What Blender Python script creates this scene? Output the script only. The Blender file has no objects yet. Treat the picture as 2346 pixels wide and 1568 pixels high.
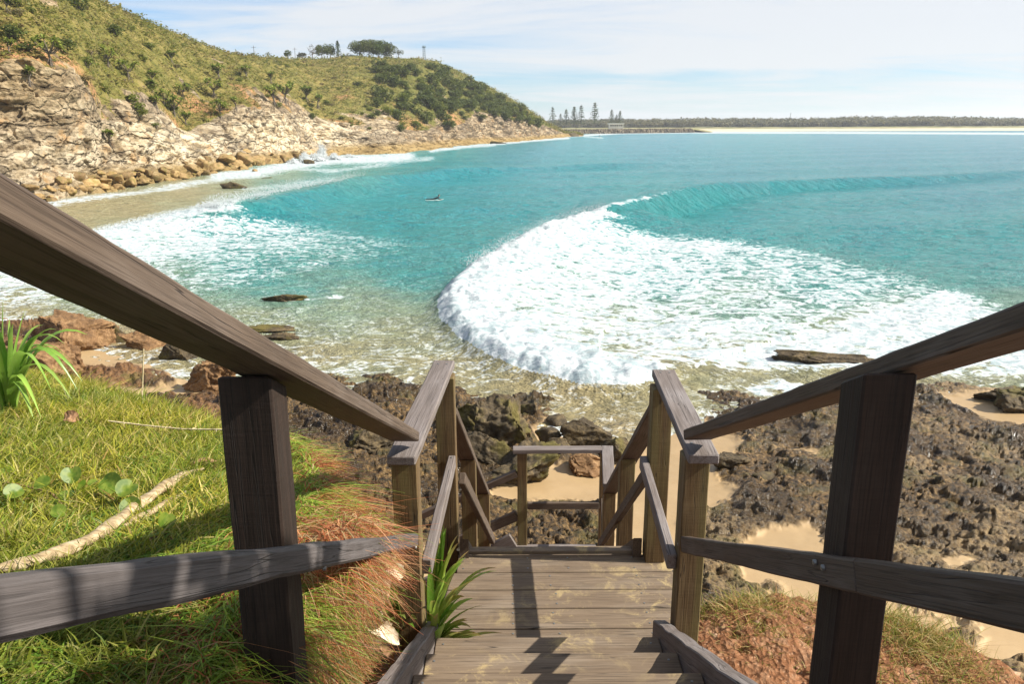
import bpy, math, random
import numpy as np
from mathutils import Vector, Matrix
from bpy import data as D
rad = math.radians
scene = bpy.context.scene
col = scene.collection
rng = np.random.default_rng(11)
random.seed(5)

# ------------------------------------------------------------------ camera
PITCH, ROLL, FPX = rad(15.6), rad(0.3), 1797.0 / 2346.0
Fw = np.array([0, math.cos(PITCH), -math.sin(PITCH)])
_U = np.array([0, math.sin(PITCH), math.cos(PITCH)])
_X = np.array([1.0, 0, 0])
Rt = math.cos(ROLL) * _X - math.sin(ROLL) * _U
Up = math.sin(ROLL) * _X + math.cos(ROLL) * _U
cam_d = D.cameras.new('camera')
cam = D.objects.new('camera', cam_d)
col.objects.link(cam)
m = Matrix(((Rt[0], Up[0], -Fw[0], 0), (Rt[1], Up[1], -Fw[1], 0), (Rt[2], Up[2], -Fw[2], 0), (0, 0, 0, 1)))
cam.matrix_world = m
cam_d.sensor_width = 36
cam_d.lens = 36 * FPX
cam_d.clip_start = 0.02
cam_d.clip_end = 20000
scene.camera = cam

# ------------------------------------------------------------------ light
SUN_TO = np.array([1.18, -0.08, 1.0]); SUN_TO /= np.linalg.norm(SUN_TO)
SUN_EL = math.asin(SUN_TO[2])
sun_d = D.lights.new('sun', 'SUN')
sun_d.energy = 5.0
sun_d.angle = rad(0.5)
sun_d.color = (1.0, 0.95, 0.86)
sun = D.objects.new('sun', sun_d)
col.objects.link(sun)
sun.rotation_euler = Vector(-SUN_TO).to_track_quat('-Z', 'Y').to_euler()
world = D.worlds.new('World')
scene.world = world
world.use_nodes = True
wt = world.node_tree
for n in list(wt.nodes): wt.nodes.remove(n)
wo = wt.nodes.new('ShaderNodeOutputWorld')
bg = wt.nodes.new('ShaderNodeBackground')
sky = wt.nodes.new('ShaderNodeTexSky')
sky.sky_type = 'NISHITA'; sky.sun_disc = False
sky.sun_elevation = SUN_EL
sky.sun_rotation = math.atan2(SUN_TO[0], SUN_TO[1])
sky.air_density = 1.0; sky.dust_density = 0.15; sky.ozone_density = 2.2
bg.inputs['Strength'].default_value = 0.077
# thin high cloud: world-direction projected on a flat layer
tc = wt.nodes.new('ShaderNodeTexCoord')
sep = wt.nodes.new('ShaderNodeSeparateXYZ')
wt.links.new(tc.outputs['Generated'], sep.inputs[0])
def wmath(op, a, b=None, clamp=False):
    n = wt.nodes.new('ShaderNodeMath'); n.operation = op; n.use_clamp = clamp
    for i, v in enumerate((a, b)):
        if v is None: continue
        if isinstance(v, (int, float)): n.inputs[i].default_value = v
        else: wt.links.new(v, n.inputs[i])
    return n.outputs[0]
zc = wmath('ADD', wmath('MAXIMUM', sep.outputs[2], 0.0), 0.10)
px_ = wmath('DIVIDE', sep.outputs[0], zc)
py_ = wmath('DIVIDE', sep.outputs[1], zc)
cmb = wt.nodes.new('ShaderNodeCombineXYZ')
wt.links.new(px_, cmb.inputs[0]); wt.links.new(py_, cmb.inputs[1])
def wnoise(scale, detail, rough, sy=1.0, off=0.0, dist=0.0):
    mp = wt.nodes.new('ShaderNodeMapping')
    mp.inputs['Scale'].default_value = (scale, scale * sy, scale)
    mp.inputs['Location'].default_value = (off, off * .7, off)
    mp.inputs['Rotation'].default_value = (0, 0, 0.25)
    wt.links.new(cmb.outputs[0], mp.inputs[0])
    n = wt.nodes.new('ShaderNodeTexNoise')
    n.inputs['Scale'].default_value = 1; n.inputs['Detail'].default_value = detail
    n.inputs['Roughness'].default_value = rough; n.inputs['Distortion'].default_value = dist
    wt.links.new(mp.outputs[0], n.inputs['Vector'])
    return n.outputs['Fac']
c1 = wnoise(0.42, 9, 0.64, 2.2, 3.7, 0.6)
c2 = wnoise(0.16, 3, 0.5, 1.5, 9.1)
cl = wmath('ADD', wmath('MULTIPLY', c1, 0.55), wmath('MULTIPLY', c2, 0.75))
# the veil is thicker toward the right of the bay (east) and near the horizon
cl = wmath('ADD', cl, wmath('MULTIPLY', sep.outputs[0], 0.085))
mr = wt.nodes.new('ShaderNodeMapRange'); mr.interpolation_type = 'SMOOTHSTEP'
mr.inputs['From Min'].default_value = 0.55; mr.inputs['From Max'].default_value = 0.73
mr.inputs['To Min'].default_value = 0.05; mr.inputs['To Max'].default_value = 0.88
wt.links.new(cl, mr.inputs['Value'])
mix = wt.nodes.new('ShaderNodeMix'); mix.data_type = 'RGBA'
wt.links.new(mr.outputs[0], mix.inputs[0])
tn = wt.nodes.new('ShaderNodeMix'); tn.data_type = 'RGBA'; tn.blend_type = 'MULTIPLY'; tn.inputs[0].default_value = 1
wt.links.new(sky.outputs[0], tn.inputs[6]); tn.inputs[7].default_value = (0.52, 0.78, 1.04, 1)
wt.links.new(tn.outputs[2], mix.inputs[6])
mix.inputs[7].default_value = (5.95, 6.0, 6.05, 1)
wt.links.new(mix.outputs[2], bg.inputs['Color'])
wt.links.new(bg.outputs[0], wo.inputs[0])
scene.view_settings.view_transform = 'Standard'
scene.view_settings.look = 'None'
scene.view_settings.gamma = 1
scene.view_settings.exposure = 0.95
scene.render.engine = 'CYCLES'
scene.cycles.max_bounces = 6
scene.cycles.diffuse_bounces = 3
scene.cycles.glossy_bounces = 2
scene.cycles.transmission_bounces = 3
scene.cycles.transparent_max_bounces = 6
scene.cycles.caustics_reflective = False
scene.cycles.caustics_refractive = False
scene.cycles.use_adaptive_sampling = True
scene.cycles.use_denoising = True
try: scene.cycles.denoiser = 'OPENIMAGEDENOISE'
except Exception: pass

SEA = -9.5   # sea level, measured from the eye

# ------------------------------------------------------------------ helpers
def ray(u, v):
    """direction through a point of the 2346 x 1568 photograph"""
    return (u - 1173) / 1797.0 * Rt - (v - 784) / 1797.0 * Up + Fw
def atz(u, v, z):
    r = ray(u, v); return r * (z / r[2])
def atdist(u, v, y):
    r = ray(u, v); return r * (y / r[1])
def proj(x, y, z):
    d = x * Fw[0] + y * Fw[1] + z * Fw[2]
    d = np.where(np.abs(d) < 1e-6, 1e-6, d)
    return (1173 + 1797 * (x * Rt[0] + y * Rt[1] + z * Rt[2]) / d,
            784 - 1797 * (x * Up[0] + y * Up[1] + z * Up[2]) / d)

def tag(o, label=None, cat=None, group=None, kind=None):
    if label: o['label'] = label
    if cat: o['category'] = cat
    if group: o['group'] = group
    if kind: o['kind'] = kind
    return o
def empty(name, loc, label, cat, group=None):
    o = D.objects.new(name, None); col.objects.link(o)
    o.location = loc; o.empty_display_size = 0.2
    return tag(o, label, cat, group)
def child(o, p):
    o.parent = p
    o.matrix_parent_inverse = Matrix.Translation(-Vector(p.location))
    return o
def mesh_np(name, V, Fq, mat, parent=None, smooth=True, attrs=None, colors=None, mats=None, midx=None):
    """V (n,3); Fq (m,3|4) int array -> one mesh object"""
    V = np.asarray(V, np.float32); Fq = np.asarray(Fq, np.int32)
    me = D.meshes.new(name)
    k = Fq.shape[1]
    me.vertices.add(len(V)); me.vertices.foreach_set('co', V.ravel())
    me.loops.add(Fq.size); me.loops.foreach_set('vertex_index', Fq.ravel())
    me.polygons.add(len(Fq))
    me.polygons.foreach_set('loop_start', np.arange(0, Fq.size, k, dtype=np.int32))
    me.polygons.foreach_set('loop_total', np.full(len(Fq), k, np.int32))
    if smooth: me.polygons.foreach_set('use_smooth', np.ones(len(Fq), bool))
    if midx is not None: me.polygons.foreach_set('material_index', np.asarray(midx, np.int32))
    for an, av in (attrs or {}).items():
        a = me.attributes.new(an, 'FLOAT', 'POINT'); a.data.foreach_set('value', np.asarray(av, np.float32).ravel())
    for an, av in (colors or {}).items():
        av = np.asarray(av, np.float32)
        if av.shape[1] == 3: av = np.concatenate([av, np.ones((len(av), 1), np.float32)], 1)
        a = me.attributes.new(an, 'FLOAT_COLOR', 'POINT'); a.data.foreach_set('color', av.ravel())
    me.update(calc_edges=True)
    for mm in (mats or [mat]): me.materials.append(mm)
    o = D.objects.new(name, me); col.objects.link(o)
    if parent is not None: child(o, parent)
    return o
def grid_faces(nu, nv, wrap=False):
    i = np.arange(nu - (0 if wrap else 1))[:, None]; j = np.arange(nv - 1)[None, :]
    i2 = (i + 1) % nu
    return np.stack([i * nv + j, i2 * nv + j, i2 * nv + j + 1, i * nv + j + 1], -1).reshape(-1, 4)

# numpy noise -------------------------------------------------------
_pr = np.random.default_rng(77)
PERM = _pr.permutation(256).astype(np.int32); PERM = np.concatenate([PERM, PERM, PERM])
G3 = _pr.normal(size=(256, 3)).astype(np.float32); G3 /= np.linalg.norm(G3, axis=1, keepdims=True)
def perlin(x, y, z=0.0):
    x, y, z = np.broadcast_arrays(np.asarray(x, np.float32), np.asarray(y, np.float32), np.asarray(z, np.float32))
    xi = np.floor(x).astype(np.int32); yi = np.floor(y).astype(np.int32); zi = np.floor(z).astype(np.int32)
    xf = x - xi; yf = y - yi; zf = z - zi
    u = xf * xf * xf * (xf * (xf * 6 - 15) + 10); v = yf * yf * yf * (yf * (yf * 6 - 15) + 10); w = zf * zf * zf * (zf * (zf * 6 - 15) + 10)
    r = np.zeros_like(xf)
    for dx in (0, 1):
        wx = u if dx else 1 - u
        A = PERM[(xi + dx) & 255]
        for dy in (0, 1):
            wy = v if dy else 1 - v
            B = PERM[A + ((yi + dy) & 255)]
            for dz in (0, 1):
                wz = w if dz else 1 - w
                g = G3[PERM[B + ((zi + dz) & 255)]]
                r += wx * wy * wz * (g[..., 0] * (xf - dx) + g[..., 1] * (yf - dy) + g[..., 2] * (zf - dz))
    return r * 1.5
def fbm(x, y, z=0.0, oct=5, lac=2.03, gain=0.5, ridged=False):
    a, s, t = 1.0, 0.0, 0.0
    fx, fy, fz = np.asarray(x, np.float32), np.asarray(y, np.float32), np.asarray(z, np.float32)
    for k in range(oct):
        n = perlin(fx + 17.3 * k, fy - 9.1 * k, fz + 5.7 * k)
        if ridged: n = 1 - 2 * np.abs(n)
        s = s + a * n; t += a; a *= gain
        fx = fx * lac; fy = fy * lac; fz = fz * lac
    return s / t
H3 = _pr.random((4096, 4)).astype(np.float32)
def cells(x, y, z=0.0, jit=0.9):
    """returns F1, F2, cell random value"""
    x, y, z = np.broadcast_arrays(np.asarray(x, np.float32), np.asarray(y, np.float32), np.asarray(z, np.float32))
    xi = np.floor(x).astype(np.int32); yi = np.floor(y).astype(np.int32); zi = np.floor(z).astype(np.int32)
    f1 = np.full(x.shape, 9e9, np.float32); f2 = f1.copy(); cv = np.zeros_like(f1)
    for dx in (-1, 0, 1):
        for dy in (-1, 0, 1):
            for dz in (-1, 0, 1):
                cx = xi + dx; cy = yi + dy; cz = zi + dz
                h = (cx * 73856093 ^ cy * 19349663 ^ cz * 83492791) & 4095
                p = H3[h]
                d = (cx + .5 + jit * (p[..., 0] - .5) - x) ** 2 + (cy + .5 + jit * (p[..., 1] - .5) - y) ** 2 + (cz + .5 + jit * (p[..., 2] - .5) - z) ** 2
                c = d < f1
                f2 = np.where(c, f1, np.minimum(f2, d)); cv = np.where(c, p[..., 3], cv); f1 = np.where(c, d, f1)
    return np.sqrt(f1), np.sqrt(f2), cv
def sstep(a, b, x):
    t = np.clip((x - a) / (b - a), 0, 1); return t * t * (3 - 2 * t)
def poly_sd(px, py, poly):
    """signed distance to a closed polygon, negative inside"""
    P = np.asarray(poly, np.float32); n = len(P)
    d = np.full(px.shape, 1e18, np.float32); inside = np.zeros(px.shape, bool)
    for i in range(n):
        a = P[i]; b = P[(i + 1) % n]
        ex, ey = b - a; wx = px - a[0]; wy = py - a[1]
        t = np.clip((wx * ex + wy * ey) / (ex * ex + ey * ey + 1e-12), 0, 1)
        d = np.minimum(d, (wx - ex * t) ** 2 + (wy - ey * t) ** 2)
        c = ((a[1] > py) != (b[1] > py)) & (px < (b[0] - a[0]) * (py - a[1]) / (b[1] - a[1] + 1e-12) + a[0])
        inside ^= c
    d = np.sqrt(d)
    return np.where(inside, -d, d)
def line_sd(px, py, line):
    """distance to an open polyline: (signed distance, + on its left), arc position 0..n-1"""
    P = np.asarray(line, np.float64); n = len(P)
    best = np.full(px.shape, 1e18); sg = np.ones(px.shape); arc = np.zeros(px.shape)
    for i in range(n - 1):
        a = P[i]; b = P[i + 1]
        ex, ey = b - a; wx = px - a[0]; wy = py - a[1]
        t = np.clip((wx * ex + wy * ey) / (ex * ex + ey * ey), 0, 1)
        d = (wx - ex * t) ** 2 + (wy - ey * t) ** 2
        c = d < best
        s = np.where(ex * wy - ey * wx >= 0, 1.0, -1.0)
        best = np.where(c, d, best); sg = np.where(c, s, sg); arc = np.where(c, i + t, arc)
    return np.sqrt(best) * sg, arc

# materials ---------------------------------------------------------
class Mat:
    def __init__(s, name, rough=0.7, spec=0.3):
        s.m = D.materials.new(name); s.m.use_nodes = True; s.t = s.m.node_tree
        s.b = s.t.nodes['Principled BSDF']; s.out = s.t.nodes['Material Output']
        s.b.inputs['Roughness'].default_value = rough
        s.b.inputs['Specular IOR Level'].default_value = spec
    def n(s, t, **kw):
        n = s.t.nodes.new(t)
        for k, v in kw.items(): setattr(n, k, v)
        return n
    def put(s, sock, v):
        if v is None: return
        if isinstance(v, (int, float)): sock.default_value = v
        elif isinstance(v, tuple): sock.default_value = v if len(v) == len(sock.default_value) else tuple(v) + (1,)
        else: s.t.links.new(v, sock)
    def coord(s, kind='Object', scale=(1, 1, 1), loc=(0, 0, 0), rot=(0, 0, 0)):
        if kind == 'World': src = s.n('ShaderNodeNewGeometry').outputs['Position']
        else: src = s.n('ShaderNodeTexCoord').outputs[kind]
        mp = s.n('ShaderNodeMapping'); s.t.links.new(src, mp.inputs[0])
        mp.inputs['Scale'].default_value = scale; mp.inputs['Location'].default_value = loc; mp.inputs['Rotation'].default_value = rot
        return mp.outputs[0]
    def noise(s, vec, scale=1, detail=4, rough=0.55, dist=0.0, out='Fac'):
        n = s.n('ShaderNodeTexNoise'); s.put(n.inputs['Vector'], vec)
        n.inputs['Scale'].default_value = scale; n.inputs['Detail'].default_value = detail
        n.inputs['Roughness'].default_value = rough; n.inputs['Distortion'].default_value = dist
        return n.outputs[out]
    def voro(s, vec, scale=1, feature='F1', out='Distance', rnd=1.0):
        n = s.n('ShaderNodeTexVoronoi', feature=feature); s.put(n.inputs['Vector'], vec)
        n.inputs['Scale'].default_value = scale; n.inputs['Randomness'].default_value = rnd
        return n.outputs[out]
    def math(s, op, a, b=None, c=None, clamp=False):
        n = s.n('ShaderNodeMath', operation=op); n.use_clamp = clamp
        s.put(n.inputs[0], a); s.put(n.inputs[1], b)
        if c is not None: s.put(n.inputs[2], c)
        return n.outputs[0]
    def vadd(s, a, b, op='ADD'):
        n = s.n('ShaderNodeVectorMath', operation=op); s.put(n.inputs[0], a); s.put(n.inputs[1], b); return n.outputs[0]
    def remap(s, v, a, b, c=0.0, d=1.0, smooth=True):
        n = s.n('ShaderNodeMapRange'); n.interpolation_type = 'SMOOTHSTEP' if smooth else 'LINEAR'
        for i, x in enumerate((v, a, b, c, d)): s.put(n.inputs[i], x)
        return n.outputs[0]
    def mix(s, f, a, b, mode='MIX'):
        n = s.n('ShaderNodeMix', data_type='RGBA', blend_type=mode)
        s.put(n.inputs[0], f); s.put(n.inputs[6], a); s.put(n.inputs[7], b)
        return n.outputs[2]
    def ramp(s, f, stops):
        n = s.n('ShaderNodeValToRGB'); s.put(n.inputs[0], f)
        e = n.color_ramp.elements
        while len(e) < len(stops): e.new(0.5)
        for k, (p, c) in enumerate(stops): e[k].position = p; e[k].color = tuple(c) + (1,)
        return n.outputs[0]
    def attr(s, name, out='Fac'):
        n = s.n('ShaderNodeAttribute', attribute_name=name); return n.outputs[out]
    def bump(s, h, strength=0.5, dist=0.01, normal=None):
        n = s.n('ShaderNodeBump'); s.put(n.inputs['Height'], h)
        s.put(n.inputs['Strength'], strength); n.inputs['Distance'].default_value = dist
        if normal is not None: s.t.links.new(normal, n.inputs['Normal'])
        return n.outputs[0]
    def done(s, color=None, rough=None, normal=None, spec=None):
        s.put(s.b.inputs['Base Color'], color); s.put(s.b.inputs['Roughness'], rough)
        s.put(s.b.inputs['Specular IOR Level'], spec)
        if normal is not None: s.t.links.new(normal, s.b.inputs['Normal'])
        return s.m
def leaf_mat(name, color_sock_fn, rough=0.5, trans=0.35, spec=0.35):
    M = Mat(name, rough, spec)
    c = color_sock_fn(M)
    M.put(M.b.inputs['Base Color'], c)
    tr = M.n('ShaderNodeBsdfTranslucent'); M.put(tr.inputs['Color'], c)
    mx = M.n('ShaderNodeMixShader'); mx.inputs[0].default_value = trans
    M.t.links.new(M.b.outputs[0], mx.inputs[1]); M.t.links.new(tr.outputs[0], mx.inputs[2])
    M.t.links.new(mx.outputs[0], M.out.inputs[0])
    return M.m

def wood(name, base, dark, pale, grain=1.0, olive=None, saw=0.0, sandy=0.0):
    """weathered timber, grain along local X"""
    M = Mat(name, 0.75, 0.25)
    oi = M.n('ShaderNodeObjectInfo').outputs['Random']
    off = M.n('ShaderNodeCombineXYZ'); M.put(off.inputs[0], M.math('MULTIPLY', oi, 37.0)); M.put(off.inputs[1], M.math('MULTIPLY', oi, 11.0))
    def vec(sc):
        return M.vadd(M.coord('Object', sc), off.outputs[0])
    g1 = M.noise(vec((3.0, 85, 85)), 1, 6, 0.66, 0.25)
    g2 = M.noise(vec((5, 260, 260)), 1, 3, 0.6, 0.2)
    blot = M.noise(vec((2.5, 9, 9)), 1, 4, 0.6)
    c = M.mix(M.remap(g1, 0.32, 0.68), dark, base)
    c = M.mix(M.remap(blot, 0.45, 0.75, 0, 0.6), c, pale)
    c = M.mix(M.remap(g2, 0.35, 0.5, 0.55, 0.0), c, tuple(x * 0.45 for x in dark))
    if olive:
        c = M.mix(M.remap(M.noise(vec((1.4, 14, 14)), 1, 3, .5), 0.42, 0.62, 0, 0.8), c, olive)
    if sandy:
        sp = M.noise(M.coord('World', (1, 1, 1)), 9, 8, 0.75, 0.6)
        sp2 = M.noise(M.coord('World', (1, 1, 1)), 2.1, 2, 0.5)
        f = M.math('MULTIPLY', M.remap(sp, 0.50, 0.66), M.remap(sp2, 0.42, 0.6, 0.1, 1.0))
        c = M.mix(M.math('MULTIPLY', f, sandy), c, (0.40, 0.30, 0.14))
    # cracks (checks) along the grain
    ck = M.noise(vec((1.0, 42, 42)), 1, 2, 0.5, 0.1)
    crack = M.math('MULTIPLY', M.remap(M.math('ABSOLUTE', M.math('SUBTRACT', ck, 0.5)), 0.0, 0.012, 1.0, 0.0), M.remap(blot, 0.4, 0.6))
    c = M.mix(M.math('MULTIPLY', crack, 0.8), c, (0.015, 0.012, 0.01))
    h = M.math('ADD', M.math('MULTIPLY', g1, 0.7), M.math('MULTIPLY', g2, 0.5))
    h = M.math('SUBTRACT', h, M.math('MULTIPLY', crack, 0.8))
    if saw:
        sw_ = M.noise(M.coord('Object', (150, 9, 9), rot=(0, 0.35, 0.35)), 1, 3, 0.6, 0.6)
        h = M.math('ADD', h, M.math('MULTIPLY', sw_, saw * 2.0))
        c = M.mix(M.remap(sw_, .35, .6, .18, 0.0), c, tuple(x * 0.5 for x in dark))
    return M.done(c, M.remap(g1, 0.2, 0.8, 0.62, 0.85), M.bump(h, 0.55 * grain, 0.004))
W_GREY = wood('weathered_grey_timber', (0.185, 0.155, 0.14), (0.125, 0.10, 0.085), (0.26, 0.235, 0.225))
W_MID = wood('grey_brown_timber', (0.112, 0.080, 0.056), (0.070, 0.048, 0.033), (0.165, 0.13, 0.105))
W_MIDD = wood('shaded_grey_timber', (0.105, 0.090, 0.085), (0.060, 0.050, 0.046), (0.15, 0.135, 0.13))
W_POST = wood('olive_brown_timber', (0.160, 0.102, 0.045), (0.092, 0.056, 0.025), (0.225, 0.165, 0.085), olive=(0.155, 0.125, 0.048), saw=0.10)
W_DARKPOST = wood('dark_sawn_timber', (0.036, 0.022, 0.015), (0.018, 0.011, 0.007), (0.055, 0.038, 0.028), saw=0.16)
W_DECK = wood('deck_timber', (0.185, 0.135, 0.090), (0.128, 0.090, 0.058), (0.24, 0.19, 0.14), sandy=0.8)
SCREW = Mat('dull_screw_steel', 0.45, 0.5); SCREW.b.inputs['Metallic'].default_value = 0.6
SCREW = SCREW.done((0.20, 0.20, 0.19))

def beam(name, p0, p1, w, h, mat, parent, up=(0, 0, 1), wob=0.0015, wear=0.0, bev=0.004, screws=(), endcut=None, label=None):
    """bevelled timber from p0 to p1 (centre line); w across, h along 'up'. Own local X is the grain."""
    p0 = Vector(p0); p1 = Vector(p1); L = (p1 - p0).length
    ax = (p1 - p0).normalized(); upv = Vector(up); side = upv.cross(ax).normalized()
    if side.length < 1e-4: side = Vector((1, 0, 0))
    upv = ax.cross(side).normalized()
    n = max(2, min(60, int(L / 0.035)))
    xs = [0.0, bev] + list(np.linspace(bev, L - bev, n + 1)[1:-1]) + [L - bev, L]
    b = bev
    sec = [(-w/2+b, -h/2), (0, -h/2), (w/2-b, -h/2), (w/2, -h/2+b), (w/2, 0), (w/2, h/2-b), (w/2-b, h/2), (0, h/2), (-w/2+b, h/2), (-w/2, h/2-b), (-w/2, 0), (-w/2, -h/2+b)]
    S = np.array(sec); k = len(S); V = []
    seed = random.random() * 100
    for i, x in enumerate(xs):
        s = S.copy()
        if i == 0 or i == len(xs) - 1: s = s * [1 - b / w * 2, 1 - b / h * 2]
        nz = perlin(np.full(k, x * 9 + seed), s[:, 0] * 14, s[:, 1] * 14 + seed)
        nz2 = perlin(np.full(k, x * 2.2 + seed), s[:, 0] * 2, s[:, 1] * 2 + seed)
        sc = 1 + (nz[:, None] * wob * .8 + nz2[:, None] * (wob * .9 + wear)) / np.maximum(np.abs(s), 0.02)
        s = s * np.clip(sc, 0.6, 1.4)
        bx = np.full((k, 1), x)
        if endcut and i >= len(xs) - 2: bx = bx + (endcut * s[:, :1])
        V.append(np.concatenate([bx, s], 1))
    V = np.concatenate(V); m_ = len(xs)
    F = []
    for i in range(m_ - 1):
        for j in range(k):
            F.append((i * k + j, i * k + (j + 1) % k, (i + 1) * k + (j + 1) % k, (i + 1) * k + j))
    me = D.meshes.new(name)
    faces = F + [tuple(range(k - 1, -1, -1)), tuple((m_ - 1) * k + j for j in range(k))]
    VV = [tuple(v) for v in V]
    nf = len(faces)
    for (sx, sy, sr) in screws:   # screw heads on the +up face
        c0 = len(VV)
        VV.append((sx, sy, h / 2 + 0.0022))
        for q in range(10):
            a = q * math.tau / 10; VV.append((sx + sr * math.cos(a), sy + sr * math.sin(a), h / 2 + 0.0018))
        for q in range(10):
            a = q * math.tau / 10; VV.append((sx + sr * math.cos(a), sy + sr * math.sin(a), h / 2 - 0.002))
        for q in range(10):
            faces.append((c0, c0 + 1 + q, c0 + 1 + (q + 1) % 10))
            faces.append((c0 + 1 + q, c0 + 11 + q, c0 + 11 + (q + 1) % 10, c0 + 1 + (q + 1) % 10))
    me.from_pydata(VV, [], faces)
    me.materials.append(mat); me.materials.append(SCREW)
    for i, p in enumerate(me.polygons):
        if i >= nf: p.material_index = 1
    me.update()
    o = D.objects.new(name, me); col.objects.link(o)
    o.parent = parent
    mw = Matrix((( ax.x, side.x, upv.x, p0.x), (ax.y, side.y, upv.y, p0.y), (ax.z, side.z, upv.z, p0.z), (0, 0, 0, 1)))
    o.matrix_parent_inverse = Matrix.Identity(4)
    o.matrix_basis = Matrix.Translation(-Vector(parent.location)) @ mw
    if label: o['label'] = label
    return o

# ------------------------------------------------------------------ the timber staircase
ST = empty('beach_staircase', (0.15, 2.6, -2.1), 'weathered grey timber staircase with post and rail sides leading down to the beach', 'staircase')
LZ = -2.0                 # top of the middle landing
RT = 0.036                # rail thickness
def post(x0, x1, y0, y1, zb, zt, mat=W_POST, name='post', lean=(0, 0), **k):
    cx, cy = (x0 + x1) / 2, (y0 + y1) / 2
    return beam(name, (cx - lean[0], cy - lean[1], zb), (cx, cy, zt), y1 - y0, x1 - x0, mat, ST, up=(1, 0, 0), bev=0.004, wob=0.0012, **k)
# landing rails (flat boards), left and right
lt = -1.1 - RT / 2
beam('handrail', (-0.3835, 2.487, lt), (-0.327, 3.62, lt), 0.100, RT, W_GREY, ST, screws=((1.07, 0.02, 0.005), (1.07, -0.02, 0.005)))
beam('handrail', (0.658, 2.487, lt), (0.699, 3.455, lt), 0.104, RT, W_GREY, ST, screws=((0.10, 0.025, 0.005), (0.92, 0.02, 0.005), (0.92, -0.02, 0.005)))
# landing posts
pb = lt - RT / 2 - 0.0005
post(-0.426, -0.336, 2.530, 2.620, -3.0, pb)
post(0.603, 0.693, 2.530, 2.620, -3.3, pb)
post(-0.360, -0.270, 3.450, 3.540, -3.6, pb)
post(0.622, 0.712, 3.275, 3.365, LZ, pb)
# the flight that climbs towards the viewer
sl = 0.515
def near_u(y): return -1.1 + sl * (2.60 - y)        # underside of the sloping rails
RO = RT / 2 * math.sqrt(1 + sl * sl) + 0.0006
def rail_near(xa, xb, wid):
    y0, y1 = 2.575, -0.55
    beam('handrail', (xa, y0, near_u(y0) + RO + 0.004), (xb, y1, near_u(y1) + RO), wid, RT, W_MID, ST, wob=0.002)
rail_near(-0.379, -0.470, 0.100)
rail_near(0.653, 0.750, 0.100)
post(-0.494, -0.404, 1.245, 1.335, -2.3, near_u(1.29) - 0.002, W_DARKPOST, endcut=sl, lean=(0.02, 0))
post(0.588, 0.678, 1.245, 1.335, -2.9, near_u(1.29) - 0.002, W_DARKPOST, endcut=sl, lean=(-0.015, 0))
def midz(y): return -1.437 + 0.535 * (2.53 - y)
mh = 0.056
beam('midrail', (-0.358, 2.527, -1.445), (-0.378, -0.5, -1.445 + .546 * 3.027), 0.034, 0.047, W_MIDD, ST, wob=0.002, wear=0.0028, bev=0.006)
beam('midrail', (0.622, 2.527, midz(2.53) - mh * .55), (0.585, 1.15, midz(1.15) - mh * .55), 0.034, mh, W_MID, ST, wob=0.002)
beam('midrail', (0.5845, 1.149, midz(1.15) - mh * .55), (0.560, -0.5, midz(-0.5) - mh * .55), 0.034, mh, W_MID, ST, wob=0.002)
# landing midrails
beam('midrail', (-0.3185, 2.56, -1.545 - .03), (-0.288, 3.448, -1.52 - .03), 0.036, 0.062, W_GREY, ST, screws=((0.86, 0.0, 0.005),))
beam('midrail', (0.585, 2.56, -1.53 - .03), (0.605, 3.35, -1.485 - .03), 0.034, 0.062, W_GREY, ST, screws=((0.76, 0.0, 0.005),))
# middle landing deck boards, running across
ys = 2.505
for k in range(6):
    wb = 0.134
    if k == 5: wb = 0.150
    xr = 0.735
    xl = -0.332 if k < 5 else -0.262
    if k == 0: xr = 0.598
    sc = tuple((sx, sy, 0.0042) for sx in (0.03, 0.33, 0.52 if k % 2 else 0.50, (xr if xr < .7 else .6) - xl - 0.035) for sy in (-wb / 2 + 0.03, wb / 2 - 0.03))
    beam('deck_board', (xl, ys + wb / 2, LZ - 0.015), (xr, ys + wb / 2, LZ - 0.015), wb, 0.03, W_DECK, ST, screws=sc, bev=0.003, wob=0.0008)
    ys += wb + 0.006
beam('edge_strip', (-0.215, 3.375, LZ + 0.011), (0.618, 3.375, LZ + 0.011), 0.045, 0.020, W_DECK, ST, bev=0.003)
beam('joist', (-0.25, 2.52, LZ - 0.10), (-0.21, 3.33, LZ - 0.10), 0.045, 0.135, W_MID, ST)
beam('joist', (0.54, 2.52, LZ - 0.10), (0.56, 3.33, LZ - 0.10), 0.045, 0.135, W_MID, ST)
beam('bearer', (-0.31, 2.66, LZ - 0.25), (0.74, 2.66, LZ - 0.25), 0.09, 0.14, W_MID, ST)
beam('bearer', (-0.26, 3.22, LZ - 0.25), (0.76, 3.22, LZ - 0.25), 0.09, 0.14, W_MID, ST)
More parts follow.
